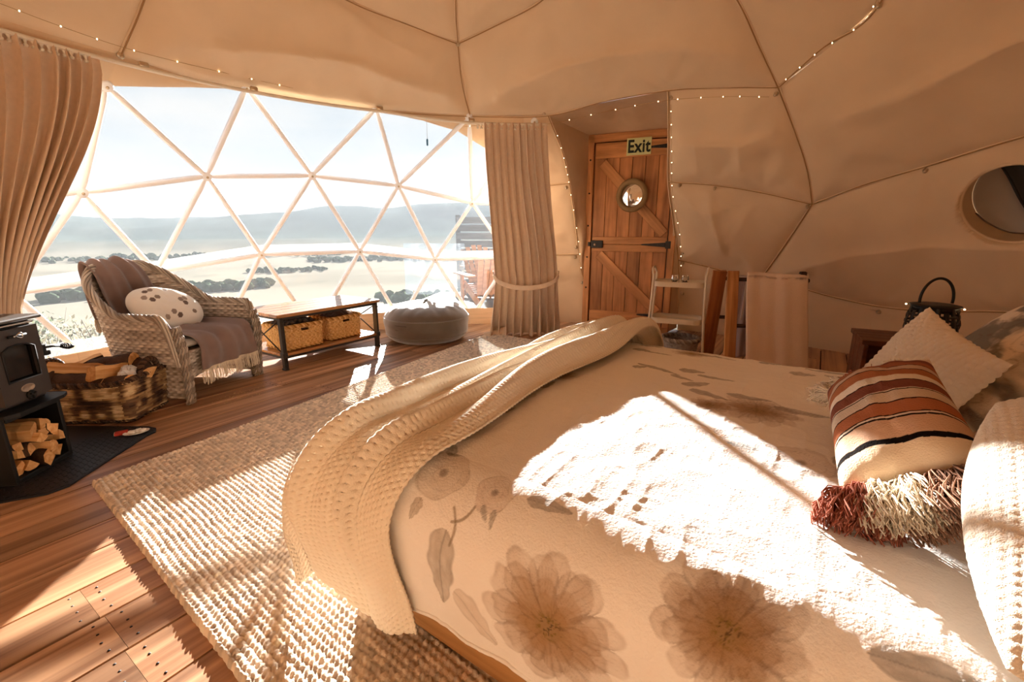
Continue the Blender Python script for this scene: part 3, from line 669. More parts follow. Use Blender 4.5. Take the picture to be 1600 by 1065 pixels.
def paint_flowers(C, a, b):
    def mix(m, col): 
        nonlocal C
        m = np.clip(m, 0, 1)[..., None]; C = C*(1-m)+cols(col)*m
    def flower(fa, fb, r, kind, rot=0.0, tone='a58c70', dark='6d5a47', op=.75, sq=1.0):
        dx, dy = a-fa, (b-fb)*sq; rho = np.hypot(dx, dy)/r; w = rho < 1.5
        th = np.arctan2(dy, dx)+rot
        if kind == 'peony':
            edge = 1+.10*np.abs(np.sin(th*4.5))+.08*np.sin(th*3+1)+.10*(fbm(th*2.2+9, rho*2, 3, 3)-.45)
            n = fbm(dx/r*4+fa*9, dy/r*4, 7, 4)
            for k_, (ro, m_) in enumerate(((1.02, 11), (.86, 9), (.68, 8), (.50, 7), (.34, 5))):
                ph = (th*m_/(2*PI)+k_*.37+.10*np.sin(th*2+k_)+.06*n) % 1.0
                e = ro*(.74+.26*np.sqrt(np.sin(PI*ph)))*(.84+.34*fbm(th*2.3+k_*3+fa*5, rho*1.5+k_, 3, 3)); t_ = rho/e
                inside_ = w*sstep(1.0, .95, t_)
                mix(inside_*op*(.16+.26*n+.22*sstep(.9, .45, t_)), tone)
                mix(inside_*op*.40*sstep(.10, .0, np.minimum(ph, 1-ph))*sstep(.35, .7, t_), dark); mix(inside_*op*.30*sstep(.88, .985, t_)*np.clip(n*2-.5, 0, 1), dark)
                mix(inside_*op*.22*sstep(.30, .0, np.abs(np.sin(ph*PI*5+3*n)))*sstep(.3, .6, t_)*sstep(1, .7, t_), dark)
            mix(w*op*sstep(.26, .12, rho)*(.30+.6*(fbm(dx/r*24, dy/r*24, 5, 2) > .47)), '7a6436'); mix(w*op*.8*sstep(.27, .10, rho)*(fbm(dx/r*30, dy/r*30, 15, 2) > .54), '4c3b2a')
        elif kind == 'ran':
            edge = 1+.05*np.sin(th*3+rot*3)+.05*np.sin(th*5)
            n = fbm(dx/r*3+fa*7, dy/r*3, 17, 3); body = sstep(edge, edge-.06, rho)
            q = rho+.06*np.sin(th*2+rho*7); ring = np.abs(np.sin(q*9.5))
            mix(w*body*op*(.22+.35*n), tone); mix(w*body*op*.42*sstep(.28, .0, ring)*(.3+n), dark)
            mix(w*body*op*.5*sstep(.9, 1.0, rho/edge), dark); mix(w*op*.8*sstep(.24, .10, rho), '5d4a35')
    def leaf(fa, fb, L, W, ang, tone='7f786e', op=.75):
        dx, dy = a-fa, b-fb; cx, sx = math.cos(ang), math.sin(ang); p = dx*cx+dy*sx; q = -dx*sx+dy*cx
        t = p/L; wd = W*np.sqrt(np.clip(1-t*t, 0, 1))*(1-.45*t)*(1+.10*np.sin(t*9+fa*20)); n = fbm(p/L*3+fa*5, q/W*2+fb*5, 23, 3)
        m = sstep(wd, wd*.82, np.abs(q))*(np.abs(t) < 1)
        mix(m*op*(.45+.6*n), tone); mix(m*op*.5*sstep(.10*W, .0, np.abs(q)), '4e4841'); mix(m*op*.35*sstep(.6, 1., np.abs(q)/(wd+1e-6)), '5a534b')
    def stem(p, q, wd=.005, tone='8c7b62'):
        (x0, y0), (x1, y1) = p, q; dx, dy = x1-x0, y1-y0; l2 = dx*dx+dy*dy; t = np.clip(((a-x0)*dx+(b-y0)*dy)/l2, 0, 1)
        k = .18*np.sin(PI*t)*math.sqrt(l2); d = np.hypot(a-x0-t*dx+k*dy/math.sqrt(l2), b-y0-t*dy-k*dx/math.sqrt(l2)); mix(.75*sstep(wd, wd*.4, d), tone)
    for f in FLOWERS:
        if f[0] == 'leaf': leaf(*f[1:])
        elif f[0] == 'stem': stem(*f[1:])
        else: flower(f[1], f[2], f[3], f[0], *f[4:])
    return C
FLOWERS = [('ran', .365, -.07, .074, .3), ('ran', .529, -.068, .052, 1.1, 'b08f78'), ('stem', (.447, -.135), (.465, -.215)), ('stem', (.50, -.115), (.455, -.165)), ('leaf', .335, -.175, .030, .016, -1.9, 'a08f78'),
 ('leaf', .322, .012, .028, .015, 2.2), ('leaf', .345, -.005, .022, .008, .3), ('leaf', .53, -.12, .020, .007, -.9), ('leaf', .555, -.125, .022, .008, -1.4), ('leaf', .425, -.31, .125, .045, -1.75, '8e8272'), ('leaf', .53, -.385, .075, .05, -.5, 'b7a084', .5), ('leaf', .665, -.048, .055, .016, .1),
 ('peony', .735, -.285, .165, .4, 'a07d55', '5f4328', .95), ('peony', 1.045, -.135, .125, 1.4, '98754d', '583f28', .95), ('leaf', 1.30, -.07, .075, .022, .1, '6b6055'), ('leaf', 1.24, .05, .06, .018, -.4, '8a857e', .4), ('leaf', 1.13, .13, .05, .03, .9, '8a857e', .35), ('leaf', .98, .05, .05, .02, .4, '8a857e', .35),
 ('peony', .96, .735, .135, .8, '94714f', '5c4633', .8), ('peony', .83, .69, .07, 2.0, '9b7a58', '63503d', .75), ('leaf', .80, .80, .07, .026, -.3, '6f665f'), ('leaf', .92, .86, .07, .024, .1, '6f665f'), ('leaf', 1.08, .80, .08, .022, -.2, '746a61'), ('leaf', .735, .90, .055, .03, .8, '776d66'),
 ('ran', 1.10, .43, .078, .5, 'a5896c', '6f5b48'), ('leaf', .98, .44, .05, .014, -.1, '6b6258'), ('leaf', 1.19, .50, .045, .02, 1.2, '6b6258'),
 ('leaf', .56, 1.0, .10, .017, -.25, '706860'), ('leaf', .67, .95, .05, .014, -.3, '706860'), ('leaf', .68, 1.06, .05, .03, .2, '706860'), ('leaf', .78, 1.02, .07, .015, 0, '706860'), ('leaf', .49, .98, .03, .02, .6, '706860'), ('leaf', .38, 1.30, .045, .028, -.2, '746b63'), ('leaf', .47, 1.27, .07, .016, -.15, '746b63'),
 ('leaf', .37, 1.46, .06, .035, .1, '7a716a'), ('peony', .58, 1.42, .09, 0, 'a08468', '6e5b48', .7), ('leaf', .70, 1.42, .09, .022, -.2, '746b63'), ('leaf', .50, 1.52, .08, .018, .1, '746b63'), ('leaf', .92, 1.48, .05, .02, .3, '746b63'), ('leaf', 1.0, 1.50, .06, .016, -.1, '746b63'), ('leaf', 1.14, 1.46, .09, .022, 0, '746b63'), ('leaf', 1.20, 1.36, .08, .018, -.2, '746b63'), ('leaf', 1.05, 1.33, .05, .025, .4, '746b63'),
 ('peony', 1.30, 1.22, .10, .9, 'a08468', '6e5b48', .7), ('peony', .27, .70, .075, 1.2, 'b08d64', '77603f', .7), ('leaf', .24, .86, .07, .02, 1.2, '8f8068'), ('leaf', .29, .56, .05, .02, 1.5, '8f8068'), ('ran', .27, .42, .05, 0, 'a5896c', '6f5b48'), ('leaf', .27, 1.10, .08, .02, 1.3, '8f8068'), ('leaf', .30, .27, .05, .018, 1.2, '8f8068'), ('peony', 1.55, .25, .12, 0, 'a08468', '6e5b48', .7), ('leaf', 1.45, .9, .09, .025, .4, '746b63')]
DW = dict(seed=0)
def duvet_surface(A, B):
    x, y, z = bedmap(A, B, .0); P = np.stack([x, y, z], -1); N = normals(P)
    flip = np.sign(N[N.shape[0]//2, N.shape[1]//2, 2]); N = N*flip
    big = .030*(fbm(A*2.1+1, B*2.4, 61, 3)-.45)
    wr = lambda f, g, sd: 1-np.abs(2*vnoise(A*f+1.2*fbm(A*2, B*2, sd+3, 2), B*g+1.2*fbm(A*2+5, B*2, sd+4, 2), sd)-1)
    fine = .0042*(wr(7, 4.5, 81)**2-.35)+.0027*(wr(19, 13, 82)**2-.35)+.0014*(wr(45, 36, 83)-.5)
    msk = .45+.9*fbm(A*1.8, B*1.8, 90, 2)
    r = np.maximum(0, -B)
    side = .012*np.sin(A*11+2*fbm(A*3, B*1, 5, 2))*sstep(.1, .45, r)
    return P+N*(big+fine*msk+side)[..., None]
def build_duvet():
    a = np.r_[np.linspace(-.42, .19, 120), np.linspace(.195, 1.38, 400), np.linspace(1.386, 1.95, 100)][:, None]; s = np.r_[np.linspace(0, .30, 250), np.linspace(.303, .78, 200), np.linspace(.784, 1, 60)][None]
    hem = -.51+.035*np.sin(a*11+1)+.015*np.sin(a*23)+.02*(fbm(a*3, a*0, 4, 2)-.4)*2
    hem = np.where(a < 0, hem+(.52-np.sqrt(np.maximum(0, .52**2-np.minimum(-a, .5)**2)))*(a < 0), hem)
    far = BW+.42; b = hem+(far-hem)*s; A = a+0*s
    P = duvet_surface(A, b)
    C = np.ones(P.shape)*cols('f1ece5'); C = paint_flowers(C, A, b)
    mb = MB().grid(P, col=C)
    for e in (P[:, 0], P[:, -1], P[0], P[-1]): mb.tube(e+[0, 0, .002], .006, 6, col=cols('f1ece5'))
    o = mb.obj('duvet', DUVET, None)
    o.location = BO; o.rotation_euler = (0, 0, BRZ)
    tag(o, 'cream linen duvet printed with faded brown peonies and grey leaves, spread over the bed', 'duvet')
    return o
duvet = build_duvet()

# ------------------------------------------------------------------ knitted throw over the foot of the bed
KNIT = mat('cream_knit', 'efe4d0', rough=.95, spec=.05, bump=.3, bscale=260, sheen=.15)
def build_throw():
    ds = .00475; nb = 4*int(2.75/ds/4)+1; nc = 149
    B = np.linspace(-.60, BW+.36, nb)[:, None]; c = np.linspace(0, 1, nc)[None]
    near = sstep(.10, -.25, B); far = sstep(.9, 1.5, B)
    a0 = -.20-.02*near+.02*np.sin(B*5)+.10*far; a1 = .335-.04*near+.015*np.sin(B*7+1)+.03*far
    A = a0+(a1-a0)*c; b = B+0*c
    hem = .035*np.sin(c*PI*3.3+.6)+.05*c-.02; b = np.where(B < -.2, B-(hem-.0)*sstep(-.2, -.6, B), b)
    off = .020+0*A
    x, y, z = bedmap(A*np.where(near > 0, 1, 1), b, .022)
    P = np.stack([x, y, z], -1); N = normals(P); N = N*np.sign(N[nb//2, nc//2, 2])
    w = 1-.75*sstep(-.22, -.5, B)
    cc = c+.035*np.sin(B*3.1)+.03*(fbm(B*2, c*2, 71, 2)-.4)
    fold = np.zeros_like(A)
    for p0, wd, am in ((.20, .045, .030), (.36, .05, .045), (.55, .05, .055), (.70, .04, .040), (.90, .07, .070)):
        fold = fold+am*np.exp(-((cc-p0-.02*np.sin(B*4+p0*9))/wd)**2)*(.55+.45*np.sin(B*2.4+p0*20)+.35*far)
    fold = fold*w*1.25+.012*np.sin(cc*17+.5)*sstep(-.15, -.5, B)+.02*far
    P = P+N*fold[..., None]
    fl = sstep(0, .45, -b)*sstep(.20, -.18, A); P[..., 0] -= .16*fl; P[..., 1] -= .05*fl
    P[..., 2] = np.maximum(P[..., 2], .012)
    # stitches: rows of small knots with eyelets between them
    ii, jj = np.arange(nb)[:, None], np.arange(nc)[None]; row = jj//4; fr = (jj/4+0*ii) % 1; kb = ii/4+.5*(row % 2); fb = kb % 1
    dot = np.hypot(fr-.375, fb-.375); st = -.0042*np.cos(np.clip(dot*2, 0, 1)*PI/2)+.003*np.abs(np.sin((kb-.375)*PI))
    N2 = normals(P); N2 = N2*np.sign((N2*N).sum(-1, keepdims=True)); P = P+N2*(st+.003)[..., None]
    mb = MB().grid(P); fi, fj = np.arange(nb-1)[:, None], np.arange(nc-1)[None]
    keep = ~((fj % 4 == 1) & (fi % 4 == np.where((fj//4) % 2 == 0, 1, 3))).ravel()
    mb.F = [f for f, k_ in zip(mb.F, keep) if k_]; mb.M = [0]*len(mb.F)
    o = mb.obj('knitted_throw', KNIT, None); o.location = BO; o.rotation_euler = (0, 0, BRZ)
    m = o.modifiers.new('thickness', 'SOLIDIFY'); m.thickness = .006; m.offset = -1
    tag(o, 'cream open-knit throw bunched along the foot of the bed and hanging to the rug', 'throw')
build_throw()

# ------------------------------------------------------------------ cushions
def basis(loc, right, up):
    r = Vector(right).normalized(); u = Vector(up); n = r.cross(u).normalized(); u = n.cross(r)
    M = Matrix((r, u, n)).transposed().to_4x4(); M.translation = Vector(loc); return M
def cushion(name, w, h, t, mats, M, label, cat='cushion', n=90, colf=None, reliefs=None, pinch=.06, seed=0, group=None, flat=.5, oval=False):
    u = np.linspace(-1, 1, n)[:, None]; v = np.linspace(-1, 1, int(n*h/w))[None]
    root = empty(name, (0, 0, 0), 0, label, cat, group); root.matrix_world = M
    mb = MB()
    for sg in (1, -1):
        g = np.clip((1-np.abs(u)**2.6), 0, 1)**.55*np.clip((1-np.abs(v)**2.6), 0, 1)**.55
        X = w/2*u*(1-pinch*(1-np.abs(v)**2)*np.abs(u)); Y = h/2*v*(1-pinch*(1-np.abs(u)**2)*np.abs(v))
        if oval: X = w/2*u*np.sqrt(1-v*v*.46); Y = h/2*v*np.sqrt(1-u*u*.46)
        Z = sg*t/2*g*(1 if sg > 0 else flat)
        Z = Z+sg*g*.012*(fbm(u*2+seed, v*2, 30+seed, 3)-.45)*2+sg*.006*g*np.sin(u*9+v*4+seed)*np.exp(-(1-np.abs(v))/.3)
        P = np.stack([X+0*v, Y+0*u, Z], -1)
        if reliefs is not None:
            N = normals(P); N = N*np.sign(N[n//2, N.shape[1]//2, 2]*sg); P = P+N*(reliefs(X+0*v, Y+0*u)*np.clip(g*8, 0, 1))[..., None]
        C = None if colf is None else colf(u+0*v, v+0*u)
        mb.grid(P, col=C, flip=(sg < 0))
    mb.obj('cushion_cover', mats, root)
    return root
def bedpt(x, y, z): 
    return (BO[0]+x*.814+y*.581, BO[1]-x*.581+y*.814, z)
dV = Vector((.814, -.581, 0)); wV = Vector((.581, .814, 0)); zV = Vector((0, 0, 1))
def tassel(parent, p, d, L, R, mtl, seed, n=230, name='tassel'):
    r = random.Random(seed); mb = MB(); d = Vector(d).normalized(); a = d.orthogonal().normalized(); b = d.cross(a)
    for i in range(n):
        th = r.uniform(0, 2*PI); q = math.sqrt(r.random()); e = (a*math.cos(th)+b*math.sin(th))*R*q
        l = L*r.uniform(.75, 1.05); pts = []
        w1, w2 = r.uniform(-1, 1)*.014, r.uniform(-1, 1)*.014
        for k_ in range(6):
            t = k_/5; sp = .28+.72*math.sin(min(t*1.6, 1)*PI/2)
            pts.append(Vector(p)+d*l*t+e*sp+a*w1*math.sin(t*5)+b*w2*math.sin(t*6)-zV*.0*t)
        mb.tube(pts, .0014, 3, cap=False)
    t = mb.obj(name, mtl, parent); hp = np.linspace(0, 1, 7)
    MB().tube([tuple(Vector(p)+d*(.030*q-.004)) for q in hp], R*np.array([.10, .27, .34, .34, .28, .33, .36]), 9).obj('tassel_head', mtl, t); return t
STRIPES = mat('striped_cotton', 'c08a68', rough=.95, spec=.04, vcol=True, bump=.35, bscale=300)
def stripe_cols(u, v):
    t = (v+1)/2+.006*np.sin(u*4)+.004*(fbm(u*9, v*3, 3, 2)-.4)     # 0 = near end
    t = np.where(t < .10, t*2.1, .21+(t-.10)*.79/.90)
    bands = [(0, .21, 'e2cfb2'), (.21, .235, '18120f'), (.235, .325, 'c9a68b'), (.325, .335, '241812'), (.335, .345, 'd8c6b2'), (.345, .352, '241812'), (.352, .43, 'a9694a'), (.43, .438, '2a1a14'),
             (.438, .51, 'c9b7a3'), (.51, .518, '2a1a14'), (.518, .525, 'd0bfae'), (.525, .60, '7b4a3c'), (.60, .607, '2a1a14'), (.607, .66, 'd9cdbd'), (.66, .73, 'a56a49'), (.73, .738, '2a1a14'),
             (.738, .79, 'bfa58e'), (.79, .796, '2a1a14'), (.796, .86, '9c6045'), (.86, .92, '7b4a3c'), (.92, 1.01, 'd6c3ae')]
    C = np.zeros(u.shape+(3,))
    for a, b, c_ in bands: C[(t >= a) & (t < b)] = cols(c_)
    C[t < 0] = cols('e2cfb2'); C[t > 1] = cols('d6c3ae')
    return C
rt = (dV*.85+zV*.53).normalized()
M = basis((.86, .965, .785), rt, Vector((.226, .39, .07)))
st = cushion('lumbar_cushion', .235, .47, .16, STRIPES, M, 'striped terracotta, cream and black lumbar cushion with long tassels at its end', n=170, colf=stripe_cols, pinch=.03, seed=1, flat=.7)
PINK, CREAM, TAUPE = mat('tassel_terracotta', 'a4634f', rough=.95, rand=.1), mat('tassel_cream', 'e9dcc6', rough=.95), mat('tassel_taupe', '9b7660', rough=.95, rand=.1)
for i, (x, mt_, ang) in enumerate(((-.11, PINK, -.5), (-.075, PINK, -.25), (-.05, CREAM, -.1), (-.005, CREAM, .05), (.04, TAUPE, .1), (.07, TAUPE, .25), (.108, PINK, .45))):
    tassel(st, (x, -.226, -.002), (ang*.8, -1, -.18), .105 if mt_ is not PINK else .095, .034, mt_, 50+i)
    if i in (1, 3, 5): tassel(st, (x, -.224, -.02), (ang*.5, -1, -.9), .10, .035, (PINK, TAUPE, PINK)[i//2], 80+i)
for i, (x, mt_) in enumerate(((-.11, CREAM), (-.075, CREAM), (-.05, PINK), (.0, TAUPE), (.05, CREAM))):
    tassel(st, (x, .224, -.005), (-.6 if i < 2 else -.2, 1, -.3), .08, .028, mt_, 60+i)
WOOLW = mat('white_wool', 'e6dac8', rough=.97, spec=.04, bump=.5, bscale=420, sheen=.2)
def knob(c, k=.28):
    def f(X, Y):
        k1 = X/c; k2 = Y/c+.5*(np.floor(k1) % 2)
        return k*c*(np.abs(np.sin(PI*k1))*np.abs(np.sin(PI*k2)))**.6
    return f
M = basis((1.21, 1.307, .755), (-.086, -.321, -.076), (.365, -.255, .896))
cushion('knitted_cushion', .38, .38, .14, WOOLW, M, 'square off-white bobble-knit cushion leaning behind the striped lumbar cushion', n=200, reliefs=knob(.019), seed=3, pinch=.08)
M = basis((.895, .47, .80), (.75, -.65, .05), (.37, .27, .245))
cushion('knitted_cushion', .42, .47, .19, WOOLW, M, 'large white waffle-knit cushion nearest the camera at the head of the bed', n=240, reliefs=knob(.0125, .19), seed=4, pinch=-.20)
FLOR = mat('pillow_linen', 'e0d2bf', rough=.92, spec=.05, vcol=True, bump=.25, bscale=200)
def floral(seed, base='ddcdb8'):
    def f(u, v):
        C = np.ones(u.shape+(3,))*cols(base); n = fbm(u*2.2+seed, v*2.2, 7+seed, 4); m = np.clip((n-.46)*7, 0, .8)[..., None]; C = C*(1-m)+cols('8f8474')*m
        n = fbm(u*2.6+seed+9, v*4.2, 17+seed, 4); m = np.clip((n-.52)*9, 0, .85)[..., None]; C = C*(1-m)+cols('6c665e')*m
        r = np.abs(np.sin(fbm(u*1.5+seed, v*1.5, 27, 3)*26)); m = (np.clip(.25-r, 0, 1)*2.0*(fbm(u*1.2, v*1.2, 33+seed, 2) > .4))[..., None]; C = C*(1-m)+cols('6a5540')*m
        return C
    return f
M = basis((1.52, 1.35, .80), -wV+zV*.03, (dV*.62+zV*.78))
cushion('bed_pillow', .72, .48, .17, FLOR, M, 'floral linen pillow propped at the head of the bed beside the lantern', 'pillow', n=150, colf=floral(2), seed=6, pinch=.03)
M = basis((1.45, .86, .725), -wV, (dV*.95+zV*.22))
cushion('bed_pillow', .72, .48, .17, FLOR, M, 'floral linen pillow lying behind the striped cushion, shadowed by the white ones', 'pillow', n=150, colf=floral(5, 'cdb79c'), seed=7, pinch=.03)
# ================================================================== woven work
def weave(P, N, stakes, rows, amp, pal, seed, over=1, contrast=.35, blotch=0):
    """P: (nu,nv,3) smooth sheet, u along the strands; returns displaced sheet and colours"""
    nu, nv = P.shape[:2]; U = np.linspace(0, stakes, nu)[:, None]; V = np.linspace(0, rows, nv)[None]
    r = np.floor(np.minimum(V, rows-1e-6)); f = V-r
    s = np.sin(PI*f)**.6*(.5+.5*np.cos(PI*U/over+PI*r))+.15*np.sin(PI*f)
    h = amp*s-.5*amp*(1-np.sin(PI*f)**.5)
    k = _hash(r+0*U, np.floor(U*.5+.37*r), seed); k2 = vnoise(U*blotch, r*.30+0*U, seed+5) if blotch else _hash(r+0*U, 0*U+0*r, seed+5)
    pal = np.array([cols(c_) for c_ in pal]); t = np.clip(.25*k+.45*k2+.3*(.5+.5*np.cos(PI*U/over+PI*r)) if not blotch else .45*k+.9*(k2-.2), 0, .999)*(len(pal)-1); i = t.astype(int); w = (t-i)[..., None]
    C = pal[i]*(1-w)+pal[np.minimum(i+1, len(pal)-1)]*w
    C = C*(1-contrast*.5+contrast*vnoise(U*1.7, V*3, seed))[..., None]
    return P+N*h[..., None], C
def orient(P, N, centre):
    d = ((P-np.asarray(centre))*N).sum(); return N if d > 0 else -N
def braid(mb, path, R, r, n=3, turns=14, col=None, closed=False, seg=None):
    k = len(path); T = np.gradient(path, axis=0); T /= np.linalg.norm(T, axis=1, keepdims=True)+1e-9
    a = np.cross(T, [0.13, .21, 1.]); a /= np.linalg.norm(a, axis=1, keepdims=True)+1e-9; b = np.cross(T, a); t = np.linspace(0, 1, k)
    for j in range(n):
        q = t*turns*2*PI+j*2*PI/n
        c_ = None if col is None else cols(col[j % len(col)])*rnd.uniform(.8, 1.15)
        mb.tube(path+R*(np.cos(q)[:, None]*a+np.sin(q)[:, None]*b), r, 5, closed=closed, col=c_)
CANE = mat('woven_cane', 'a08a70', rough=.7, spec=.25, vcol=True, bump=.15, bscale=150)
GREYPAL = ['6b5d52', '8a7b6d', 'a89888', 'c0b2a2', 'd6cabb', '988a7c']
DARKPAL = ['2e1f16', '4a3424', '6b4f38', '94754f', 'b89a6f', 'cdb48a']
HONEY = ['a8763f', 'c4945a', 'd6aa70', 'b5834a', 'dcb682']

# ------------------------------------------------------------------ wicker armchair
def build_chair():
    root = empty('wicker_armchair', (-2.59, 3.46, 0), rad(-10), 'grey-brown woven wicker armchair with sloping back standing before the window', 'armchair')
    pts = [(.36, -.355), (.16, -.365), (-.06, -.355), (-.24, -.30), (-.325, -.16), (-.35, 0), (-.325, .16), (-.24, .30), (-.06, .355), (.16, .365), (.36, .355)]
    plan = spline(pts, 400); dl = np.r_[0, np.cumsum(np.linalg.norm(np.diff(plan, axis=0), axis=1))]; dl /= dl[-1]
    nu = 330; uu = np.linspace(0, 1, nu); px = np.interp(uu, dl, plan[:, 0]); py = np.interp(uu, dl, plan[:, 1])
    q = np.abs(uu*2-1)                                 # 0 back .. 1 front of arms
    rim = .94-.32*sstep(.14, .62, q)
    rim = rim*np.where(q > .90, np.sqrt(np.clip(1-((q-.90)/.112)**2, .02, 1)), 1)
    back = 1-sstep(.25, .75, q)
    def sheet(z0, nv, inset, outward=0.0):
        v = np.linspace(0, 1, nv)[None]; z = np.minimum(z0+(.945-z0)*v, rim[:, None])
        lean = back[:, None]*(.17*np.clip(z-.30, 0, 1)**1.15); flare = 1+.10*np.clip(z/.62, 0, 1.2)**2*(1-back[:, None]*.3)
        x = px[:, None]-lean; y = py[:, None]*flare
        if inset:
            x = x+.03*back[:, None]*0+.028*(1-q[:, None])**.3*0; s_ = np.stack([x, y], -1); tg = np.gradient(s_, axis=0); tg /= np.linalg.norm(tg, axis=2, keepdims=True)+1e-9
            nn = np.stack([-tg[..., 1], tg[..., 0]], -1); s_ = s_+nn*.030; x, y = s_[..., 0], s_[..., 1]
        return np.stack([x, y, z+0*x], -1)
    o_ = sheet(.035, 210, False); Nn = orient(o_, normals(o_), (0, 0, .4)); P, C = weave(o_, Nn, 60, 46, .010, GREYPAL, 3)
    MB().grid(P, col=C).obj('outer_weave', CANE, root)
    i_ = sheet(.30, 150, True); Ni = -orient(i_, normals(i_), (0, 0, .4)); P, C = weave(i_, Ni, 60, 32, .010, GREYPAL, 4)
    MB().grid(P, col=C).obj('inner_weave', CANE, root)
    top = (o_[:, -1]+i_[:, -1])/2+[0, 0, .006]; mb = MB(); k = GREYPAL[1:5]
    top = spline(top[::5], 420); braid(mb, top, .020, .0085, 7, 8, k)
    mb.tube(top, .016, 8, col=cols('6f5f4f')); mb.obj('rolled_rim', CANE, root)
    for sy in (-1, 1):                                 # broad braided front edges of the arms
        mb = MB(); y0 = py[0] if sy < 0 else py[-1]
        e = spline([(.37, y0*1.06, .56), (.395, y0*1.05, .40), (.385, y0*1.0, .2), (.37, y0*.99, .0)], 90)
        for dy in (-.020, .0, .020, .04): 
            p = e.copy(); p[:, 1] -= sy*dy; p[:, 0] -= abs(dy)*.3; braid(mb, p, .007, .0075, 2, 7, k)
        mb.obj('arm_front', CANE, root)
    u = np.linspace(0, 1, 120); v = np.linspace(0, 1, 40)[None]      # front apron under the seat
    ap = np.stack([.345+.012*np.sin(PI*u)[:, None]+0*v, (-.33+.66*u)[:, None]+0*v, .155+.05*np.sin(PI*u)[:, None]*(1-v)+(.37-.155)*v], -1)
    Na = normals(ap); Na = Na*np.sign(Na[60, 20, 0]); P, C = weave(ap, Na, 24, 16, .006, GREYPAL, 6)
    MB().grid(P, col=C).obj('front_apron', CANE, root)
    sp = np.stack([(-.36+.70*u)[:, None]+0*v, .31*(1-.25*(1-u)[:, None]**3)*(2*v-1), .365+0*(u[:, None]+v)], -1); Ns = normals(sp); Ns *= np.sign(Ns[60, 20, 2])
    P, C = weave(sp, Ns, 26, 34, .005, GREYPAL, 8); MB().grid(P, col=C).obj('seat', CANE, root)
    for (x, y) in ((.345, -.325), (.345, .325), (-.30, -.22), (-.30, .22)):
        mb = MB(); p = np.array([(x, y, .0), (x, y, .09), (x, y, .34)]); mb.tube(p, [.020, .024, .026], 10, col=cols('4a3a2c'))
        t = np.linspace(0, 1, 120); mb.tube(np.stack([x+.028*np.cos(t*60), y+.028*np.sin(t*60), .004+t*.12], -1), .006, 4, col=cols('8b7862'))
        mb.obj('leg', CANE, root)
    # seat pad
    n = 40; u = np.linspace(-1, 1, n)[:, None]; v = np.linspace(-1, 1, n)[None]; g = np.clip((1-np.abs(u)**4)*(1-np.abs(v)**4), 0, 1)**.4
    mb = MB()
    for sg in (1, -1): mb.grid(np.stack([-.0+.34*u+0*v, .30*v+0*u, .408+sg*.035*g], -1), flip=sg < 0)
    mb.obj('seat_pad', mat('seat_pad_cloth', 'c9bdae', rough=.95), root)
    return root
chair = build_chair()
def chairpt(x, y, z):
    a = rad(-10); return np.array([-2.59+x*math.cos(a)-y*math.sin(a), 3.46+x*math.sin(a)+y*math.cos(a), z])
def build_blanket():
    WOOL = mat('mauve_wool', '7f6a62', rough=.97, spec=.04, var=.10, vscale=14, bump=.5, bscale=330, sheen=.25); FR = mat('blanket_fringe', 'd8c9b2', rough=.95)
    root = empty('wool_blanket', chairpt(0, 0, .42), rad(-10), 'mauve-brown wool blanket with pale fringe running down the wicker armchair', 'blanket')
    O = np.array([0, 0, .42])
    def lay(path, wid, off, seed, nv=46, nu=150, am=.016):
        path = np.array(path, float); pc = spline(path[:, :3], nu); w = np.interp(np.linspace(0, 1, nu), np.linspace(0, 1, len(path)), path[:, 3]); v = np.linspace(-1, 1, nv)
        T = np.gradient(pc, axis=0); T /= np.linalg.norm(T, axis=1, keepdims=True); Y = np.array([0, 1., 0]); Nn = np.cross(Y, T); Nn /= np.linalg.norm(Nn, axis=1, keepdims=True)+1e-9
        P = pc[:, None]+Y*(v[None, :, None]*w[:, None, None]*(1+.06*np.sin(np.linspace(0, 9, nu)+seed)[:, None, None]))
        U = np.linspace(0, 1, nu)[:, None]; f = am*(np.sin(v[None]*7+seed+3*U+1.5*np.sin(U*6))+.8*np.sin(v[None]*12+seed*2-4*U))+.012*fbm(U*6, v[None]*2+seed, seed, 3)
        P = P-Nn[:, None]*(f+off)[..., None]*1.0
        return P
    # down the back and over the top (near side), then spread over the seat and the front edge
    A = lay([(-.445, -.10, .56, .13), (-.475, -.10, .74, .15), (-.50, -.09, .91, .16), (-.46, -.08, .98, .17), (-.385, -.06, .90, .18), (-.345, -.03, .70, .20), (-.29, .00, .52, .22), (-.26, .02, .46, .24)], 0, .006, 2, am=.014)
    B = lay([(-.30, .03, .475, .24), (-.10, .04, .470, .26), (.16, .03, .470, .27), (.33, .03, .463, .27), (.395, .02, .41, .27), (.405, .02, .32, .265), (.40, .02, .225, .265)], 0, .004, 5, am=.012)
    cl_ = []
    for P in (A, B):
        o = MB().grid(P).obj('blanket_cloth', WOOL, root, off=O); cl_.append(o); m = o.modifiers.new('thickness', 'SOLIDIFY'); m.thickness = .009
    for (P, e, dz), o in zip(((A, 0, .10), (B, -1, .11)), cl_):
        mb = MB(); r = random.Random(4); E_ = P[e]
        for i in range(110):
            t = i/109*(len(E_)-1); j = min(int(t), len(E_)-2); p = E_[j]*(1-(t-j))+E_[j+1]*(t-j); l = dz*r.uniform(.8, 1.05); w1 = r.uniform(-.008, .008)
            mb.tube([p+[0, 0, .004], p+[w1*.3, w1, -l*.4], p+[-w1*.4+.004, w1*1.6, -l*.75], p+[.002, w1, -l]], .0028, 4, cap=False)
        mb.obj('fringe', FR, o, off=O)
    return root
build_blanket()
HEXC = mat('hex_cushion_cotton', 'e6ded3', rough=.95, spec=.04, vcol=True, bump=.3, bscale=280)
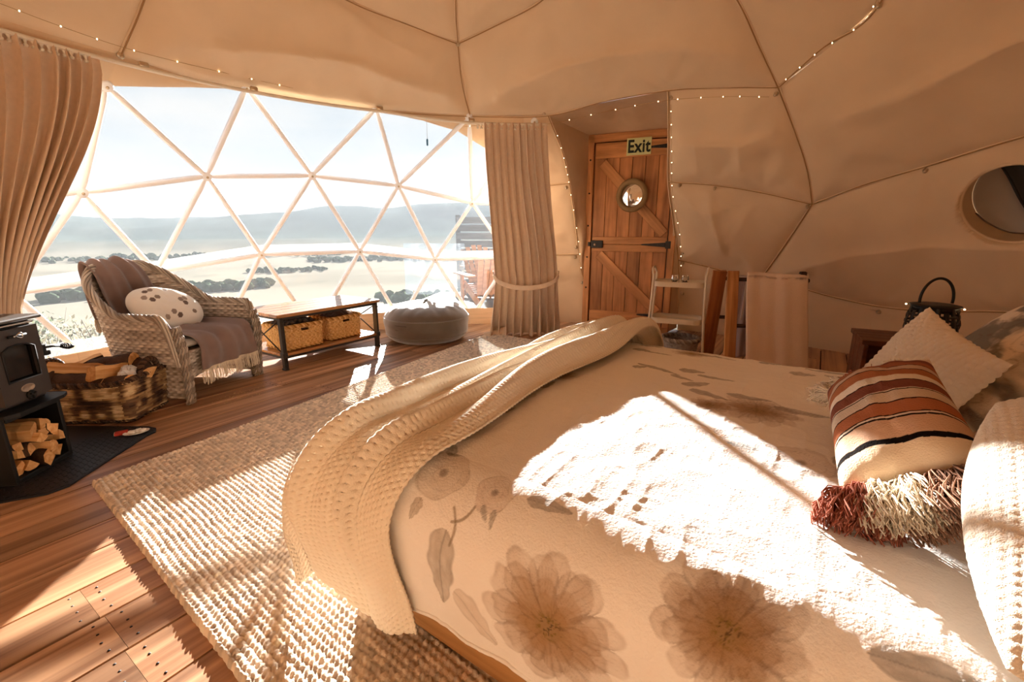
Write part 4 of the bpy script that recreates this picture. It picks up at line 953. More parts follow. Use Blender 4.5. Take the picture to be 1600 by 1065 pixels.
def hexcol(u, v):
    C = np.ones(u.shape+(3,))*cols('e4dcd1'); x, y = u*.27, v*.17
    for hx, hy, c_ in ((-.17, .085, '6d5d54'), (-.135, .105, '8d7d72'), (-.175, .02, '9a8a7e'), (-.125, .005, '6d5d54'), (-.09, .035, '85766a'), (.075, .04, '8d7d72'), (.105, .015, '6d5d54'), (.11, .06, '9a8a7e'),
                       (.01, -.075, '8d7d72'), (.055, -.10, '6d5d54'), (-.04, -.12, '9a8a7e'), (.17, -.05, '85766a'), (-.02, .13, '8d7d72')):
        dx, dy = np.abs(x-hx), np.abs(y-hy); m = (np.maximum(dx*.866+dy*.5, dy) < .019); C[m] = cols(c_)
    return C
M = basis(chairpt(-.11, .03, .615), Vector(chairpt(0, 1, 0)-chairpt(0, 0, 0))*.92+Vector(chairpt(1, 0, 0)-chairpt(0, 0, 0))*.36+Vector((0, 0, -.28)), Vector(chairpt(-1, 0, 0)-chairpt(0, 0, 0))*.62+Vector((0, 0, .8)))
cushion('oval_cushion', .52, .36, .17, HEXC, M, 'white oblong cushion with scattered brown hexagons resting in the wicker armchair', n=130, colf=hexcol, pinch=0, seed=8, flat=.8, oval=True)

# ------------------------------------------------------------------ baskets
def rect_path(w, d, r, n=240):
    P = []; 
    for cx, cy, a0 in ((w/2-r, -d/2+r, -90), (w/2-r, d/2-r, 0), (-w/2+r, d/2-r, 90), (-w/2+r, -d/2+r, 180)):
        for k_ in range(9): a = rad(a0+k_*90/8); P.append((cx+r*math.cos(a), cy+r*math.sin(a)))
    P = np.array(P+[P[0]]); l = np.r_[0, np.cumsum(np.linalg.norm(np.diff(P, axis=0), axis=1))]; t = np.linspace(0, l[-1], n)
    return np.stack([np.interp(t, l, P[:, 0]), np.interp(t, l, P[:, 1])], -1), l[-1]
def basket(name, loc, rz, w, d, h, taper, pal, label, cat, rowh, stake, amp, dip=0.0, group=None, slot=False, nv=None, mtl=None, over=1, blotch=0):
    root = empty(name, loc, rz, label, cat, group); n = 360; pth, L = rect_path(w, d, .05, n); nv = nv or int(h/rowh*4); v = np.linspace(0, 1, nv)[None]
    sc = (1-taper*(1-v))
    top = h*(1+dip*(np.abs(pth[:, 0])/(w/2))[:, None]**4)
    P = np.stack([pth[:, :1]*sc, pth[:, 1:]*sc, v*top], -1); N = orient(P, normals(P), (0, 0, h/2)); st = int(round(L/stake/2)*2)
    Q, C = weave(P, N, st, int(h/rowh), amp, pal, 11, over, blotch=blotch); mb = MB()
    keep = None
    if slot:
        X = P[..., 0]; Z = P[..., 2]; cut = (np.abs(X) < .045) & (Z > h*.76) & (Z < h*.90) & (np.abs(P[..., 1]) > d*.35)
        keep = ~(cut[:-1, :-1] & cut[1:, 1:]).ravel()
    mb.grid(Q, col=C)
    if keep is not None: mb.F = [f for f, k_ in zip(mb.F, keep) if k_]; mb.M = [0]*len(mb.F)
    mb.obj('basket_wall', mtl or CANE, root)
    In, C2 = weave(P-N*.012, -N, st, int(h/rowh), amp*.7, pal, 12, over); mb = MB().grid(In, col=C2)
    if keep is not None: mb.F = [f for f, k_ in zip(mb.F, keep) if k_]; mb.M = [0]*len(mb.F)
    mb.obj('basket_lining', mtl or CANE, root)
    rimp = P[:, -1]-N[:, -1]*.006; mb = MB(); braid(mb, rimp, .011, .009, 3, int(L/.06), pal[:3]); mb.obj('basket_rim', mtl or CANE, root)
    bp = P[:, 0]; mb = MB().add(np.vstack([bp+[0, 0, .004], [[0, 0, .004]]]), [[i, (i+1) % n, n] for i in range(n)], col=cols(pal[0])); braid(mb, bp+[0, 0, .008], .006, .006, 2, int(L/.05), pal[:2]); mb.obj('basket_base', mtl or CANE, root)
    return root
lb = basket('log_basket', (-2.71, 2.87, .012), rad(4), .60, .40, .25, .10, DARKPAL, 'dark woven willow log basket with two loop handles beside the stove', 'basket', .0125, .042, .009, dip=.10, blotch=.8)
for sx in (-1, 1):
    mb = MB(); a = np.linspace(0, PI, 70); x0 = sx*.295
    p = np.stack([x0+sx*.012*np.sin(a), .085*np.cos(a), .262+.105*np.sin(a)**.8], -1); braid(mb, p, .011, .0085, 3, 9, ['2a1c14', '4a3220', '5a4030']); mb.tube(p, .009, 6, col=cols('2a1c14')); mb.obj('handle', CANE, lb)

# ------------------------------------------------------------------ split logs
HEART = mat('split_wood', 'e0b27a', rough=.75, grain=.35, gscale=(3, 40, 40), rand=.18, spec=.2, color2='bd854c')
BARK = mat('log_bark', '4a3526', rough=.95, bump=1.0, bscale=45, var=.3, vscale=20)
def log(loc, rot, L, R, label, wedge=1.9, seed=0, group='split logs'):
    r = random.Random(seed); root = empty('split_log', loc, 0, label, 'log', group); root.rotation_euler = rot
    na = 7; nl = 9; x = np.linspace(-L/2, L/2, nl); a = np.linspace(-wedge/2, wedge/2, na)
    bark = np.array([[(xx, (R*(1+.07*r.uniform(-1, 1)))*math.sin(t), R*(1+.06*r.uniform(-1, 1))*math.cos(t)-R*.5) for t in a] for xx in x])
    MB().grid(bark).obj('bark', BARK, root)
    apex = np.array([[xx, r.uniform(-.05, .05)*R, -R*.5+R*.06*r.uniform(-1, 1)] for xx in x])
    mb = MB(); mb.grid(np.stack([bark[:, 0], (bark[:, 0]+apex)/2+np.array([0, -.03*R, .02*R]), apex], 1)); mb.grid(np.stack([apex, (bark[:, -1]+apex)/2+np.array([0, .03*R, .02*R]), bark[:, -1]], 1))
    for e in (0, -1): mb.add(np.vstack([bark[e], apex[e][None]]), [list(range(na+1))])
    mb.obj('split_face', HEART, root, smooth=False); return root
LB = lambda x, y, z: tuple(np.array([-2.71, 2.87, 0])+np.array([x*math.cos(rad(4))-y*math.sin(rad(4)), x*math.sin(rad(4))+y*math.cos(rad(4)), z]))
for i, (p, rot, L, R, w, lab) in enumerate((
    ((-.10, -.06, .300), (PI*.93, .10, rad(14)), .30, .085, 1.5, 'split log with broad sunlit pale face lying on top of the basket heap'),
    ((.115, -.09, .285), (-.9, .15, rad(75)), .20, .085, 2.0, 'short log showing a pinkish sawn end over the front rim of the basket'),
    ((.05, .04, .320), (.3, -.15, rad(10)), .26, .075, 2.6, 'knobbly bark-covered log topmost in the basket heap'),
    ((-.19, .07, .285), (2.4, -.3, rad(50)), .28, .075, 1.6, 'orange split log poking up behind the basket heap at its left'),
    ((.20, .04, .275), (.6, .2, rad(-25)), .24, .08, 2.2, 'brown barked log at the handle end of the basket'),
    ((-.22, -.10, .255), (2.0, .2, rad(100)), .22, .08, 1.7, 'orange split log tucked under the left handle of the basket'),
    ((-.02, -.13, .245), (.2, .05, rad(3)), .30, .08, 2.2, 'dark barked log along the front rim inside the basket'),
    ((.17, -.14, .235), (.1, -.1, rad(-6)), .24, .075, 2.0, 'second dark log along the front rim, below the pinkish sawn end'),
    ((.0, .12, .25), (.5, 0, rad(-5)), .36, .08, 2.4, 'log buried at the back of the basket against the window side'))):
    log(LB(p[0], p[1]*.92, p[2]+.03), rot, L, R, lab, w, i, 'split logs in the willow basket')
LOGPAPER = mat('crumpled_paper', 'c9c6c4', rough=.9)
n = 22; a = np.linspace(0, 2*PI, n); b = np.linspace(0, PI, 12)
P = np.array([[(math.cos(x)*math.sin(y), math.sin(x)*math.sin(y), math.cos(y)) for y in b] for x in a]); rr_ = .045+.022*_hash(np.arange(n)[:, None] % (n-1), np.arange(12)[None], 3)
o = MB().grid(P*rr_[..., None]).obj('paper_ball', LOGPAPER, None, smooth=False); o.location = LB(.235, -.08, .30); tag(o, 'crumpled grey paper tucked into the log basket beside its handle', 'paper')

# ------------------------------------------------------------------ wood stove on its log store
IRON = mat('stove_iron', '37302d', rough=.55, spec=.35, var=.08, vscale=20); IRON2 = mat('stove_black', '121110', rough=.6, spec=.3); STEEL = mat('bright_steel', 'c9c6c0', rough=.22, metal=1.0)
SRZ = rad(7); SL = np.array([-2.545, 2.10, .012])
def stp(x, y, z): return SL+np.array([x*math.cos(SRZ)-y*math.sin(SRZ), x*math.sin(SRZ)+y*math.cos(SRZ), z])
def build_stove():
    root = empty('wood_stove', SL, SRZ, 'small dark cast-iron wood stove on a black log store at the left edge', 'stove')
    W, D = .33, .32; hx = D/2
    st = MB()                                     # open log store: base, back, two sides
    st.box((0, 0, .012), (D, W, .024), .004); st.box((-hx+.008, 0, .175), (.016, W, .33), .004)
    st.obj('log_store', IRON2, root, smooth=False)
    for sy in (-1, 1): MB().box((0, sy*(W/2-.010), .175), (D, .020, .33), .004).obj('store_side', IRON2, root, smooth=False)
    MB().prism([(-hx, -W/2-.012), (hx+.03, -W/2-.012), (hx+.055, -W/2+.04), (hx+.055, W/2-.04), (hx+.03, W/2+.012), (-hx, W/2+.012)], .340, .356).obj('ash_shelf', IRON2, root, smooth=False)
    MB().box((hx+.0, 0, .325), (.012, W-.04, .03), .003).obj('shelf_valance', IRON2, root, smooth=False)
    MB().box((-.01, 0, .56), (D-.03, .275, .41), .012).obj('stove_body', IRON, root, smooth=False)
    MB().box((-.005, 0, .772), (D+.03, .335, .018), .006).obj('top_plate', mat('stove_top', '6b6763', rough=.35, metal=.6), root, smooth=False)
    MB().box((hx-.030, 0, .748), (.03, .285, .012), .003).obj('top_trim', STEEL, root, smooth=False)
    door_ = MB(); x = hx-.012
    arch = [(-.085, .485), (.085, .485), (.085, .635), (.05, .652), (0, .658), (-.05, .652), (-.085, .635)]
    outl = [(-.128, .385), (.128, .385), (.128, .735), (.06, .735), (0, .735), (-.06, .735), (-.128, .735)]
    V = [(x+.018, y, z) for y, z in outl]+[(x+.018, y, z) for y, z in arch]+[(x-.004, y, z) for y, z in arch]+[(x-.004, y, z) for y, z in outl]
    F = []
    for i in range(7):
        j = (i+1) % 7; F += [[i, j, 7+j, 7+i], [7+i, 7+j, 14+j, 14+i], [21+i, 21+j, j, i]]
    d_ = door_.add(V, F).obj('stove_door', IRON, root, smooth=False)
    MB().add([(x+.004, y, z) for y, z in arch], [list(range(7))]).obj('door_glass', mat('stove_glass', '0b0908', rough=.08, spec=.6), d_, smooth=False)
    rm = MB(); rm.tube(np.array([(x+.020, y, z) for y, z in arch]), .004, 6, closed=True); rm.obj('glass_bead', IRON2, d_)
    kn = MB(); kn.tube([(x+.03, -.045, .700), (x+.03, .045, .700)], .006, 8); kn.obj('top_slider', IRON2, d_)
    q = np.linspace(0, 2*PI, 30); MB().tube(np.stack([x+.035+0*q, .022*np.sin(q), .700+.008*np.cos(q)+.006*np.sin(2*q)], -1), .004, 6, closed=True).obj('slider_knob', STEEL, d_)
    bd = MB(); t = np.arange(32)*2*PI/32
    bd.grid(np.array([[(x+.018+h_, .036*k_*math.cos(a), .440+.019*k_*math.sin(a)) for a in t] for k_, h_ in ((1, 0), (1, .004), (.86, .0045), (.84, .003), (.001, .003))]), cv=True)
    bd.obj('oval_badge', mat('badge_metal', 'b3a08c', rough=.35, metal=.8, bump=.6, bscale=260), d_)
    ak = MB(); ak.lathe([(.0001, .012), (.020, .012), (.024, .006), (.024, 0)], 20)
    for k_ in range(3): ak.box((.009*math.cos(k_*2.1), .009*math.sin(k_*2.1), .015), (.02, .006, .008), .001, rz=k_*2.1)
    o = ak.obj('air_control', IRON2, d_, smooth=False); o.location = (x+.018, .006, .402); o.rotation_euler = (0, PI/2, 0)
    lt_ = MB(); lt_.box((x, .142, .60), (.035, .022, .05), .004); lt_.box((x+.01, .155, .575), (.02, .03, .022), .003); lt_.obj('latch', IRON2, d_, smooth=False)
    hd = MB(); hd.tube([(x+.01, .15, .605), (x+.012, .20, .60), (x+.014, .235, .592)], .006, 8); t = np.linspace(0, 1, 200)
    hd.tube(np.stack([x+.014+(.004+.011*np.sin(PI*t))*np.cos(t*60), .235+.085*t, .592-.022*t+(.004+.011*np.sin(PI*t))*np.sin(t*60)], -1), .0028, 4); hd.obj('coil_handle', IRON2, d_)
build_stove()
r = random.Random(21); LAB = ['end-on', 'tilted', 'thick', 'thin', 'flat-faced', 'short', 'forked', 'square-ended', 'long', 'dark-edged', 'rounded', 'wedge-shaped', 'knotty', 'leaning']
POS = [(-.10, .055), (-.035, .050), (.035, .055), (.095, .050), (-.105, .115), (-.045, .12), (.03, .115), (.10, .12), (-.08, .178), (-.015, .18), (.055, .178), (.11, .18), (-.04, .225), (.06, .225)]
RW = ['bottom row of', 'second row of', 'third row of', 'top of']; CL = ['left side', 'middle left', 'middle right', 'right side']
for i, (y, z) in enumerate(POS):
    row = 0 if i < 4 else 1 if i < 8 else 2 if i < 12 else 3; c_ = i % 4 if i < 12 else (1, 2)[i-12]
    log(stp(.045+r.uniform(-.02, .03), y, z), (r.uniform(0, 6.28), r.uniform(-.12, .12), SRZ+r.uniform(-.25, .25)), .20+r.uniform(-.03, .03), .05+r.uniform(-.006, .008),
        '%s orange split log in the %s the stove store, %s' % (LAB[i], RW[row], CL[c_]), r.uniform(1.3, 2.0), 30+i, 'split logs in the stove store')

# ------------------------------------------------------------------ hearth mat, matchbox, firelighter dish
MATM = mat('hearth_rubber', '15161a', rough=.5, spec=.35)
def build_mat():
    poly = [(-2.215, 2.625), (-2.18, 2.575), (-2.19, 2.52), (-2.135, 1.965), (-2.17, 1.90), (-2.32, 1.825), (-2.70, 1.80), (-2.95, 2.2), (-2.93, 2.66), (-2.28, 2.65)]
    c0 = np.mean(poly, 0); o = np.array([*c0, 0]); root = empty('hearth_mat', o, 0, 'black ribbed hearth mat with clipped corners under the stove', 'mat')
    mb = MB(); k = len(poly); inn = [tuple(np.array(p)*.975+c0*.025) for p in poly]
    V = [(x, y, .0005) for x, y in poly]+[(x, y, .009) for x, y in poly]+[(x, y, .012) for x, y in inn]
    mb.add(V, [[i, (i+1) % k, k+(i+1) % k, k+i] for i in range(k)]+[[k+i, k+(i+1) % k, 2*k+(i+1) % k, 2*k+i] for i in range(k)]+[list(range(2*k, 3*k))])
    mb.obj('mat_slab', MATM, root, smooth=False, off=o)
    st = MB(); e1_ = np.array([.42, .907]); e2_ = np.array([.907, -.42]); P = np.array(inn)
    def inside(q):
        c_ = False
        for i in range(k):
            (x1, y1), (x2, y2) = P[i], P[(i+1) % k]
            if (y1 > q[1]) != (y2 > q[1]) and q[0] < (x2-x1)*(q[1]-y1)/(y2-y1)+x1: c_ = not c_
        return c_
    for i in range(-26, 27):
        for j in range(-26, 27):
            q = c0+e1_*i*.026+e2_*j*.026
            if inside(q) and q[0] > -2.5: st.box((q[0], q[1], .0128), (.015, .004, .003), .001, rz=rad(65 if (i+j) % 2 else -25))
    tag(st.obj('tread_bars', MATM, root, smooth=False, off=o), kind='stuff')
build_mat()
mbx = empty('matchbox', (-2.345, 2.525, .013), rad(35), 'small red and cream matchbox lying on the hearth mat by the basket', 'matchbox')
MB().box((0, 0, .008), (.062, .042, .015), .001).obj('box_sleeve', mat('matchbox_red', 'b23a2c', rough=.6), mbx, smooth=False)
MB().box((-.028, 0, .008), (.012, .038, .012), .001).obj('box_tray', mat('matchbox_card', 'e2d6c3', rough=.8), mbx, smooth=False)
dish = empty('firelighter_dish', (-2.262, 2.535, .013), rad(40), 'small white oval dish of firelighters at the tip of the hearth mat', 'dish')
o = MB().lathe([(.0001, .003), (.035, .003), (.05, .010), (.052, .013), (.048, .012), (.034, .006), (.0001, .006)], 28).obj('dish_body', mat('white_china', 'ece8e2', rough=.25), dish); o.scale = (1.25, .8, 1)
for i, (x, y, a) in enumerate(((-.022, .0, .2), (.012, .008, .9), (.03, -.008, 1.5))):
    o = MB().box((0, 0, 0), (.032, .022, .018), .004, rz=a).obj('firelighter', mat('firelighter_white', 'ddd8cf', rough=.9), None, smooth=False); o.location = Vector((-2.262, 2.535, .029))+Vector((x*math.cos(.7)-y*math.sin(.7), x*math.sin(.7)+y*math.cos(.7), 0))
    tag(o, ('white firelighter block at the left end of the dish', 'white firelighter block in the middle of the dish', 'white firelighter block at the right end of the dish')[i], 'firelighter', 'firelighters in the dish')

# ------------------------------------------------------------------ low table with two seagrass baskets
TRZ = rad(57); TO = np.array([-1.965, 4.455, 0])
def tpt(x, y, z): return TO+np.array([x*math.cos(TRZ)-y*math.sin(TRZ), x*math.sin(TRZ)+y*math.cos(TRZ), z])
TWOOD = mat('table_wood', 'b5804e', rough=.24, spec=.6, grain=.35, gscale=(2, 24, 24), rand=.1, color2='8a5a31'); TMET = mat('table_steel', '3a342f', rough=.5, metal=.6)
def build_table():
    root = empty('low_table', TO, TRZ, 'long low plank-topped table on dark steel legs under the window', 'table')
    L, D = 1.12, .64
    for lvl, nm, z, th in ((0, 'top_board', .485, .028), (1, 'shelf_board', .135, .022)):
        nb = 5; w = (D-.02*(lvl))/nb
        for i in range(nb):
            o = MB().box((0, 0, 0), (L-.05*lvl, w-.002, th), .003).obj(nm, TWOOD, root, smooth=False); o.location = (0, -D/2+.01*lvl+(i+.5)*w, z)
    for sx in (-1, 1):
        for sy in (-1, 1):
            x, y = sx*(L/2-.04), sy*(D/2-.03); mb = MB()
            mb.box((x, y, .235), (.028, .045, .47), .004); mb.box((x-sx*.012, y, .235), (.006, .06, .46), .002); mb.box((x, y, .008), (.04, .055, .016), .003)
            mb.box((x, y, .135), (.045, .06, .05), .006)
            lg = mb.obj('leg', TMET, root, smooth=False)
            for z in (.12, .15, .43):
                b_ = MB().lathe([(.0001, .010), (.006, .008), (.008, .0)], 8).obj('bolt_head', TMET, lg); b_.location = (x, y+sy*.030, z); b_.rotation_euler = (-sy*PI/2, 0, 0)
    for sy in (-1, 1):
        for z in (.46, .115): MB().box((0, sy*(D/2-.03), z), (L-.1, .022, .028), .003).obj('long_rail', TMET, root, smooth=False)
    for sx in (-1, 1):
        for z in (.46, .115): MB().box((sx*(L/2-.04), 0, z), (.022, D-.08, .028), .003).obj('end_rail', TMET, root, smooth=False)
        for s_ in (-1, 1): MB().tube([(sx*(L/2-.04), -s_*(D/2-.05), .15), (sx*(L/2-.04+.004*s_), 0, .295), (sx*(L/2-.04), s_*(D/2-.05), .44)], .006, 8).obj('cross_brace', TMET, root)
build_table()
SEAG = mat('seagrass', 'c4945a', rough=.85, spec=.12, vcol=True, bump=.3, bscale=200)
b1 = basket('seagrass_basket', tpt(-.27, -.07, .153), TRZ, .40, .36, .21, .04, HONEY, 'honey seagrass basket of dark cloths on the table shelf, nearer the armchair', 'basket', .013, .022, .006, slot=True, mtl=SEAG)
b2 = basket('seagrass_basket', tpt(.20, -.05, .153), TRZ, .38, .36, .21, .04, HONEY, 'honey seagrass basket of brown and cream blankets on the table shelf, nearer the pouf', 'basket', .013, .022, .006, slot=True, mtl=SEAG)
def heap(name, loc, rz, w, d, h, col, label, cat, seed, pat=None):
    n = 50; u = np.linspace(-1, 1, n)[:, None]; v = np.linspace(-1, 1, n)[None]; g = np.clip((1-u**4)*(1-v**4), 0, 1)**.5
    z = h*g*(.45+.9*fbm(u*2.2+seed, v*2.2, seed, 3))+.012*np.sin(u*8+5*fbm(u*2, v*2, seed+2, 2)+v*3)*g
    P = np.stack([w/2*u+0*v, d/2*v+0*u, z], -1); C = None
    if pat: C = np.where((np.sin(u*17+2*fbm(u*2, v*2, 3, 2))*np.sin(v*17) > .15)[..., None], cols(pat), cols(col))
    o = MB().grid(P, col=C).obj(name, mat(name+'_cloth', col, rough=.95, sheen=.2, vcol=pat is not None, bump=.3, bscale=200), None); m = o.modifiers.new('thickness', 'SOLIDIFY'); m.thickness = .012
    o.location = loc; o.rotation_euler = (0, 0, rz); tag(o, label, cat); return o
heap('checked_cloth', tpt(-.27, -.07, .325), TRZ, .34, .30, .10, '2b211c', 'dark brown checked cloth crumpled in the basket nearer the armchair', 'cloth', 3, '5d4636')
heap('folded_blanket', tpt(.16, -.08, .33), TRZ, .26, .24, .09, '5d4438', 'brown blanket folded in the basket nearer the pouf', 'blanket', 5)
heap('pale_blanket', tpt(.29, .0, .335), TRZ, .16, .28, .07, 'd9cdbc', 'cream blanket beside the brown one in the basket nearer the pouf', 'blanket', 9)

# ------------------------------------------------------------------ beanbag pouf
def build_pouf():
    VEL = mat('olive_velvet', '5a4b3c', rough=.5, spec=.3, sheen=1.0, var=.12, vscale=9, bump=.15, bscale=120)
    root = empty('beanbag_pouf', (-.975, 5.12, 0), 0, 'round olive-brown velvet beanbag pouf below the window, near the curtain', 'pouf')
    prof = np.array([(.02, .012), (.33, .004), (.415, .03), (.462, .10), (.475, .19), (.465, .27), (.43, .335), (.36, .385), (.24, .415), (.12, .425), (.001, .43)])
    pr = spline(prof, 70); n = 160; t = np.arange(n)*2*PI/n; P = []
    r_, z_ = pr[:, 0], pr[:, 1]; T, Z = np.meshgrid(t, z_); Rr = np.repeat(r_[:, None], n, 1)
    top = sstep(.28, .40, Z); w = np.abs(np.sin(T*9+3*fbm(np.cos(T)*2+5, np.sin(T)*2+Z*4, 3, 3)*2)); wr_ = (.026*(fbm(np.cos(T)*5+9, np.sin(T)*5+Z*9, 13, 3)-.45)+.012*(w-.5))*top*sstep(.29, .41, Rr)*.8
    side = .010*(fbm(np.cos(T)*3+2, np.sin(T)*3+Z*3, 23, 3)-.4)+.008*np.sin(Z*30+T*2)*sstep(.05, .2, Z)*(1-top)
    Rr2 = Rr+side*sstep(0, .1, Rr); Z2 = Z+wr_-.03*top*(fbm(np.cos(T)*1.3*Rr*2+4, np.sin(T)*Rr*2.6, 8, 2)-.35)
    P = np.stack([Rr2*np.cos(T), Rr2*np.sin(T), np.maximum(Z2, .001)], -1); MB().grid(P, cv=True).obj('pouf_body', VEL, root)
    for z in (.075, .262):
        a = np.append(t, t[:1]); i = np.argmin(abs(z_-z)); MB().tube(P[i]*[1.004, 1.004, 1], .005, 6, closed=True).obj('piping', VEL, root)
    a = np.linspace(-2.15, -1.85, 14); pt = MB()
    q = np.array([[(.479*math.cos(x), .479*math.sin(x), z) for z in (.175, .225)] for x in a]); pt.grid(q)
    for z in (.176, .224): pt.tube([(.481*math.cos(x), .481*math.sin(x), z) for x in a], .0025, 5)
    pt.obj('side_patch', mat('pouf_patch', '4a3d31', rough=.7), root)
    u = np.linspace(0, 1, 20); p = np.stack([.02-.06*u+.06, .05-.30*u, .455+.03*np.sin(PI*u)-.015*u], -1)
    MB().grid(np.stack([p+[-.016, 0, 0], p+[.016, 0, 0]], 1)).grid(np.stack([p+[-.016, 0, -.004], p+[.016, 0, -.004]], 1)).obj('top_strap', mat('pouf_strap', '6f6a60', rough=.8), root)
build_pouf()

# ------------------------------------------------------------------ drinks trolley, glasses, felt basket
CRZ = rad(-22); CO = np.array([1.57, 4.27, 0])
def cpt(x, y, z): return CO+np.array([x*math.cos(CRZ)-y*math.sin(CRZ), x*math.sin(CRZ)+y*math.cos(CRZ), z])
CREAMM = mat('cream_enamel', 'dccdb4', rough=.4, spec=.4)
def build_cart():
    root = empty('drinks_trolley', CO, CRZ, 'cream tubular two-tier trolley with hooped end handles beside the plank door', 'trolley')
    W, D = .44, .30
    for z in (.36, .70):
        pth, L = rect_path(W, D, .07, 80); mb = MB(); n = len(pth)
        sec = [(1, 0), (1.0, .045), (.985, .048), (.985, .006)]
        P = np.array([[(x*k_, y*k_, z+h_) for k_, h_ in sec] for x, y in pth]); mb.grid(P)
        mb.add(np.vstack([P[:, -1], [[0, 0, z+.006]]]), [[i, i+1, n] for i in range(n-1)]); mb.add(np.vstack([P[:, 0], [[0, 0, z]]]), [[i+1, i, n] for i in range(n-1)])
        mb.obj('tray', CREAMM, root)
    for sx in (-1, 1):
        fr = spline([(sx*(W/2+.035), -D/2-.008, .05), (sx*(W/2+.018), -D/2-.008, .40), (sx*(W/2+.004), -D/2-.008, .76), (sx*(W/2+.012), -D/2+.01, .83), (sx*(W/2+.02), -D/2+.07, .862), (sx*(W/2+.02), D/2-.07, .862),
                     (sx*(W/2+.012), D/2-.01, .83), (sx*(W/2+.004), D/2+.008, .76), (sx*(W/2+.018), D/2+.008, .40), (sx*(W/2+.035), D/2+.008, .05)], 110)
        MB().tube(fr, .0105, 10).obj('hoop_frame', CREAMM, root)
        for sy in (-1, 1):
            fk = MB().box((sx*(W/2+.035), sy*(D/2+.008), .052), (.02, .034, .012), .003).obj('castor_fork', BLACKIRON, root, smooth=False)
            w_ = MB().lathe([(.006, -.012), (.024, -.012), (.027, -.006), (.027, .006), (.024, .012), (.006, .012)], 16).obj('castor_wheel', BLACKIRON, fk); w_.location = (sx*(W/2+.035), sy*(D/2+.008), .0275); w_.rotation_euler = (PI/2, 0, 0)
build_cart()
TUMB = bpy.data.materials.new('clear_glass'); TUMB.use_nodes = True; _b = TUMB.node_tree.nodes['Principled BSDF']; _b.inputs['Transmission Weight'].default_value = 1; _b.inputs['Roughness'].default_value = .02; _b.inputs['IOR'].default_value = 1.45; _b.inputs['Base Color'].default_value = (.96, .98, 1, 1)
for i, (x, lab) in enumerate(((-.045, 'upturned clear tumbler on the trolley, nearer the door'), (.045, 'upturned clear tumbler on the trolley, nearer the towel rack'))):
    o = MB().lathe([(.036, 0), (.034, .06), (.030, .088), (.027, .092), (.0001, .092), (.0001, .080), (.027, .080), (.031, .055), (.033, 0)], 28).obj('glass_tumbler', TUMB, None); o.location = cpt(x, .0, .707); tag(o, lab, 'glass', 'upturned tumblers')
fb = empty('felt_basket', cpt(.05, -.02, 0), .3, 'round grey woven floor basket with rolled rim under the trolley', 'basket')
n = 160; t = np.linspace(0, 2*PI, n)[:, None]; v = np.linspace(0, 1, 50)[None]; rr_ = .135+.03*v
P = np.stack([rr_*np.cos(t), rr_*np.sin(t), .004+.20*v+0*t], -1); N = orient(P, normals(P), (0, 0, .1)); GP = ['8d857e', 'a8a19b', '97908a', 'b3ada6']
Q, C = weave(P, N, 40, 14, .006, GP, 4); MB().grid(Q, col=C).obj('basket_wall', SEAG, fb); Q, C = weave(P-N*.012, -N, 40, 14, .004, GP, 5); MB().grid(Q, col=C).obj('basket_lining', SEAG, fb)
mb = MB(); braid(mb, P[:, -1], .012, .011, 3, 16, GP); mb.obj('basket_rim', SEAG, fb)
MB().lathe([(.0001, .006), (.136, .006), (.136, .001), (.0001, .001)], 40, col=cols('8d857e')).obj('basket_base', SEAG, fb)

# ------------------------------------------------------------------ towel rack and towels
RRZ = rad(-12); RO = np.array([2.11, 3.86, 0])
def rpt(x, y, z): return RO+np.array([x*math.cos(RRZ)-y*math.sin(RRZ), x*math.sin(RRZ)+y*math.cos(RRZ), z])
RW1 = mat('rack_pine', 'd09a63', rough=.55, grain=.3, gscale=(20, 20, 1.5), color2='8a5128'); RW2 = mat('rack_dark_pine', 'ad6a38', rough=.55, grain=.3, gscale=(20, 20, 1.5), color2='6b3618'); RUNG = mat('rack_rung', '3d2216', rough=.5)
def build_rack():
    root = empty('towel_rack', RO, RRZ, 'wooden A-frame towel rack with dark rungs behind the bed', 'towel rack')
    def post(x, y0, y1, w, m, z1=.86):
        L = math.hypot(z1, y1-y0); o = MB().box((0, 0, 0), (w, .035, L), .004).obj('post', m, root, smooth=False); o.location = (x, (y0+y1)/2, z1/2+.008); o.rotation_euler = (-math.atan2(y1-y0, z1), 0, 0)
    for x in (-.235, .30): post(x, -.24, -.02, .09 if x < 0 else .05, RW1 if x < 0 else RUNG)
    for x in (-.335, .31): post(x, .20, -.0, .11 if x < 0 else .05, RW2 if x < 0 else RUNG)
    for y, z in ((-.03, .80), (-.13, .42), (-.22, .09)): MB().tube([(-.25, y, z), (.35, y, z)], .016, 10).obj('rung', RUNG, root)
    for y, z in ((.03, .80), (.10, .45)): MB().tube([(-.33, y, z), (.35, y, z)], .016, 10).obj('rung', RUNG, root)
build_rack()
def towel(name, x0, x1, yr, zr, zf, zb, lean, col, label, seed):
    n = 60; u = np.linspace(0, 1, 46)
    a = np.linspace(0, PI, 14); path = [(yr-.022-lean*(zr-z), z) for z in np.linspace(zf, zr, 34)]+[(yr-.022*math.cos(t), zr+.024*math.sin(t)) for t in a]+[(yr+.022, z) for z in np.linspace(zr, zb, 20)]
    path = np.array(path); k = len(path); V = np.linspace(0, 1, k)
    P = np.array([[(x0+(x1-x0)*q+.006*math.sin(9*w_+seed), y-.010*math.sin(q*9+seed+w_*2)*(1-abs(2*w_-1)**.5*.3)-.004*math.sin(q*23), z+.01*math.sin(q*5+seed)*(1-w_)) for q in u] for (y, z), w_ in zip(path, V)])
    o = MB().grid(P).obj(name, mat(name+'_cotton', col, rough=.97, sheen=.3, bump=.5, bscale=260), None); o.location = RO; o.rotation_euler = (0, 0, RRZ); m = o.modifiers.new('thickness', 'SOLIDIFY'); m.thickness = .008; tag(o, label, 'towel'); return o
